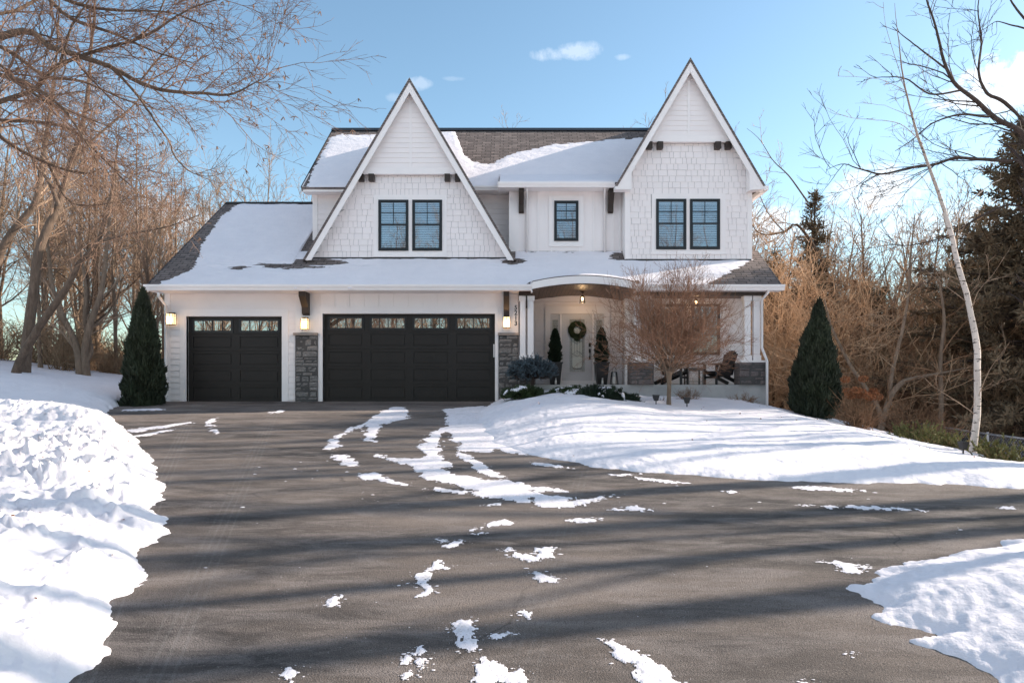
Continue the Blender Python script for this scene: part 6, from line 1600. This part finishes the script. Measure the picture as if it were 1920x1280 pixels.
def side_table():
    r = empty('side_table', (0, 0, 0), 'small slatted side table between the two black porch chairs', 'table'); m = M['grey_wood']
    t = MB()
    for i in range(5): t.box(-.25, .25, -.25+i*.102, -.25+i*.102+.092, .455, .48)
    t.build('table_top', m, r, world=False)
    for sx in (-1, 1):
        for sy in (-1, 1): MB().box(sx*.21-.02, sx*.21+.02, sy*.21-.02, sy*.21+.02, 0, .454).build('leg', m, r, world=False)
    MB().box(-.19, .19, -.225, -.205, .39, .453).box(-.19, .19, .205, .225, .39, .453).build('apron', m, r, world=False)
    MB().box(-.20, .20, -.20, .20, .08, .10).build('shelf', m, r, world=False)
    return r
put(side_table(), W(1301, 720, 19.6)[0], 19.6, PF+.002)

# potted evergreens beside the door
def potted(label, seed, hgt):
    r = empty('potted_evergreen', (0, 0, 0), label, 'potted plant', 'potted evergreens by the front door')
    m = MB(); 
    for a0, z0, a1, z1 in ((.14, 0, .20, .62), (.20, .62, .22, .625), (.22, .625, .22, .67)):
        m.taper((0, 0, z0), a0*1.414, (0, 0, z1), a1*1.414, 4, math.pi/4, cap=(z0 == 0 or z1 == .67))
    m.build('pot', M['pot'], r, world=False)
    rng = NPR(seed); n = 11000; z = rng.random(n)**.9*hgt; rad = .19*np.interp(z/hgt, [0, .12, .6, .9, 1], [.7, 1, .82, .4, .08])*(1+.35*fbm(z*7+seed, rng.random(n)*3, seed, 2)); th = rng.uniform(0, 6.28, n)
    lump = 1+.25*gnoise(th*1.6, z*6, seed); q = rad*lump*(.35+.65*rng.random(n)**.5); C = np.stack([np.cos(th)*q, np.sin(th)*q, .66+z], -1); D = np.stack([np.cos(th), np.sin(th), np.full(n, .9)], -1)+rng.normal(0, .35, (n, 3)); L = rng.uniform(.03, .075, n)
    foliage('foliage', C, D, L, L*.2, M['leaf_dark'], r, rng, world=False)
    v, f = tubes(np.array([[[0, 0, .5], [0.01, 0, .9], [0, 0, .66+hgt*.9]]]), np.array([[.02, .015, .006]]), 6); mesh_np('stem', v, f, M['bark_oak'], r, True, world=False)
    return r
put(potted('potted evergreen in a tall black planter left of the front door', 201, 1.0), W(1041, 722, 20.3)[0], 20.35, PF)
put(potted('potted evergreen in a tall black planter right of the front door', 202, 1.02), W(1128, 722, 20.3)[0], 20.3, PF)

# lanterns on the porch floor
def floor_lantern(label, h, w, metal, glass=True):
    r = empty('floor_lantern', (0, 0, 0), label, 'lantern', 'lanterns on the porch floor'); m = MB()
    for sx in (-1, 1):
        for sy in (-1, 1): m.tube([(sx*w, sy*w, 0), (sx*w*.62, sy*w*.62, h*.8)], .011, 4)
    m.build('frame', M['black_metal'], r, world=False)
    MB().box(-w*1.05, w*1.05, -w*1.05, w*1.05, 0.0, .015).build('base', M['black_metal'], r, world=False)
    MB().box(-w*.66, w*.66, -w*.66, w*.66, h*.8, h*.82).build('top_plate', M['black_metal'], r, world=False)
    MB().tube([(-w*.5, 0, h*.82), (-w*.55, 0, h*.95), (-w*.3, 0, h*1.08), (0, 0, h*1.13), (w*.3, 0, h*1.08), (w*.55, 0, h*.95), (w*.5, 0, h*.82)], .007, 6).build('handle', M['black_metal'], r, world=False)
    MB().lathe([(w*.5, .016), (w*.5, h*.5)], (0, 0, 0), 16).build('candle', M['candle'], r, world=False)
    MB().lathe([(w*.42, h*.5), (w*.42, h*.79)], (0, 0, 0), 16).build('metal_chimney', M['galv'], r, world=False)
    return r
put(floor_lantern('tall floor lantern with a looped handle and fat white candle right of the right planter', .46, .105, 1), W(1152, 721, 19.9)[0], 19.95, PF)
put(floor_lantern('small floor lantern with a white candle in front of the right planter', .25, .06, 1), W(1130, 721, 19.7)[0], 19.75, PF)
put(floor_lantern('small floor lantern with a white candle beside the left planter', .25, .06, 1), W(1041, 721, 19.7)[0]+.02, 19.75, PF)

# wreath on the front door
def wreath():
    r = empty('wreath', (1.985, YD-.08, 2.13), 'round green evergreen wreath hanging on the front door', 'wreath'); rng = NPR(210); n = 9000
    th = rng.uniform(0, 6.28, n); ph = rng.uniform(0, 6.28, n); q = .075*(.3+.7*rng.random(n)**.5)*(1+.3*gnoise(th*3, ph, 4)); Rm = .195
    C = np.stack([np.cos(th)*(Rm+q*np.cos(ph)), q*np.sin(ph)*.7, np.sin(th)*(Rm+q*np.cos(ph))], -1)
    ex = rng.random(n) < .06; C[ex] = np.stack([rng.normal(0, .035, ex.sum()), rng.normal(-.02, .015, ex.sum()), -.27+rng.normal(0, .03, ex.sum())], -1)
    D = np.stack([-np.sin(th)+np.cos(th)*np.cos(ph)*.8, -.5+.6*rng.random(n)-.3, np.cos(th)+np.sin(th)*np.cos(ph)*.8], -1)+rng.normal(0, .4, (n, 3)); L = rng.uniform(.03, .065, n)
    foliage('greenery', C, D, L, L*.16, M['leaf_yew'], r, rng, world=False)
    t = np.linspace(0, 2*np.pi, 25); v, f = tubes(np.stack([np.cos(t)*Rm, 0*t, np.sin(t)*Rm], -1)[None], np.full((1, 25), .012), 6); mesh_np('ring', v, f, M['bark_oak'], r, True, world=False)
wreath()

# path lights
def path_light(label, x, y, z, s=1.0, rz=0):
    r = empty('path_light', (x, y, z), label, 'garden light', 'black garden spotlights'); r.rotation_euler = (0, 0, rz); r.scale = (s, s, s)
    MB().taper((0, 0, .10), .055, (0, 0, .24), .095, 4, math.pi/4).build('shade', M['black_metal'], r, world=False)
    MB().taper((0, 0, -.15), .012, (0, 0, .10), .014, 6).build('stake', M['black_metal'], r, world=False)
for px_, py_, Y, lb in ((1230, 765, 15.9, 'black spotlight on a stake in the snow left of the small tree trunk'), (1288, 766, 15.9, 'black spotlight on a stake in the snow right of the small tree trunk'), (1806, 862, 12.3, 'black spotlight at the foot of the white birch')):
    x, y, z = W(px_, py_, Y); path_light(lb, x, y, gz(x, y)-.02, 1.0, R(8))

# chain link fence on the right
def fence():
    x0 = 12.75; r = empty('chain_link_fence', (x0, 16, gz(x0, 16)), 'grey chain link fence running away behind the birch and brush', 'fence'); ys = np.arange(10.5, 27, 2.6)
    zt = lambda y: np.interp(y, [10, 17, 24, 28], [-.92, -.88, -.66, -.6])
    for y in ys: MB().taper((x0, y, gz(x0, y)-.1), .03, (x0, y, float(zt(y))+.04), .03, 8).build('post', M['galv'], r)
    MB().tube([(x0, y, float(zt(y))) for y in ys], .024, 8).build('top_rail', M['galv'], r)
    P = []; hgt = 1.15; s = .09
    for y in np.arange(ys[0]-hgt, ys[-1], s):
        for sg in (1, -1):
            a = y if sg > 0 else y+hgt; b = y+hgt if sg > 0 else y
            if min(a, b) < ys[0] or max(a, b) > ys[-1]: continue
            P.append([(x0+.01*sg, a, float(zt(a))-hgt), (x0+.01*sg, b, float(zt(b)))])
    v, f = tubes(np.array(P, float), np.full((len(P), 2), .0035), 3); mesh_np('wire_mesh', v, f, M['galv'], r)
fence()
def litter():
    rng = NPR(301); n = 150; x = np.where(rng.random(n) < .7, rng.uniform(-9, -2.4, n), rng.uniform(0, 8, n)); y = np.where(x < 0, rng.uniform(3.6, 13, n), rng.uniform(9.5, 17, n))
    ok = sdist(x, y, DRIVE) > .1; x, y = x[ok], y[ok]; z = ground_z(x, y)+.012; C = np.stack([x, y, z], -1); D = unit(rng.normal(size=C.shape)*[1, 1, .35]); L = rng.uniform(.02, .055, len(C))
    o = foliage('leaf_litter', C, D, L, L*.3, M['dry_flower'], None, rng, cup=.25); tag(o, 'small dry brown leaves scattered on the snow', 'leaves', None, 'stuff')
litter()
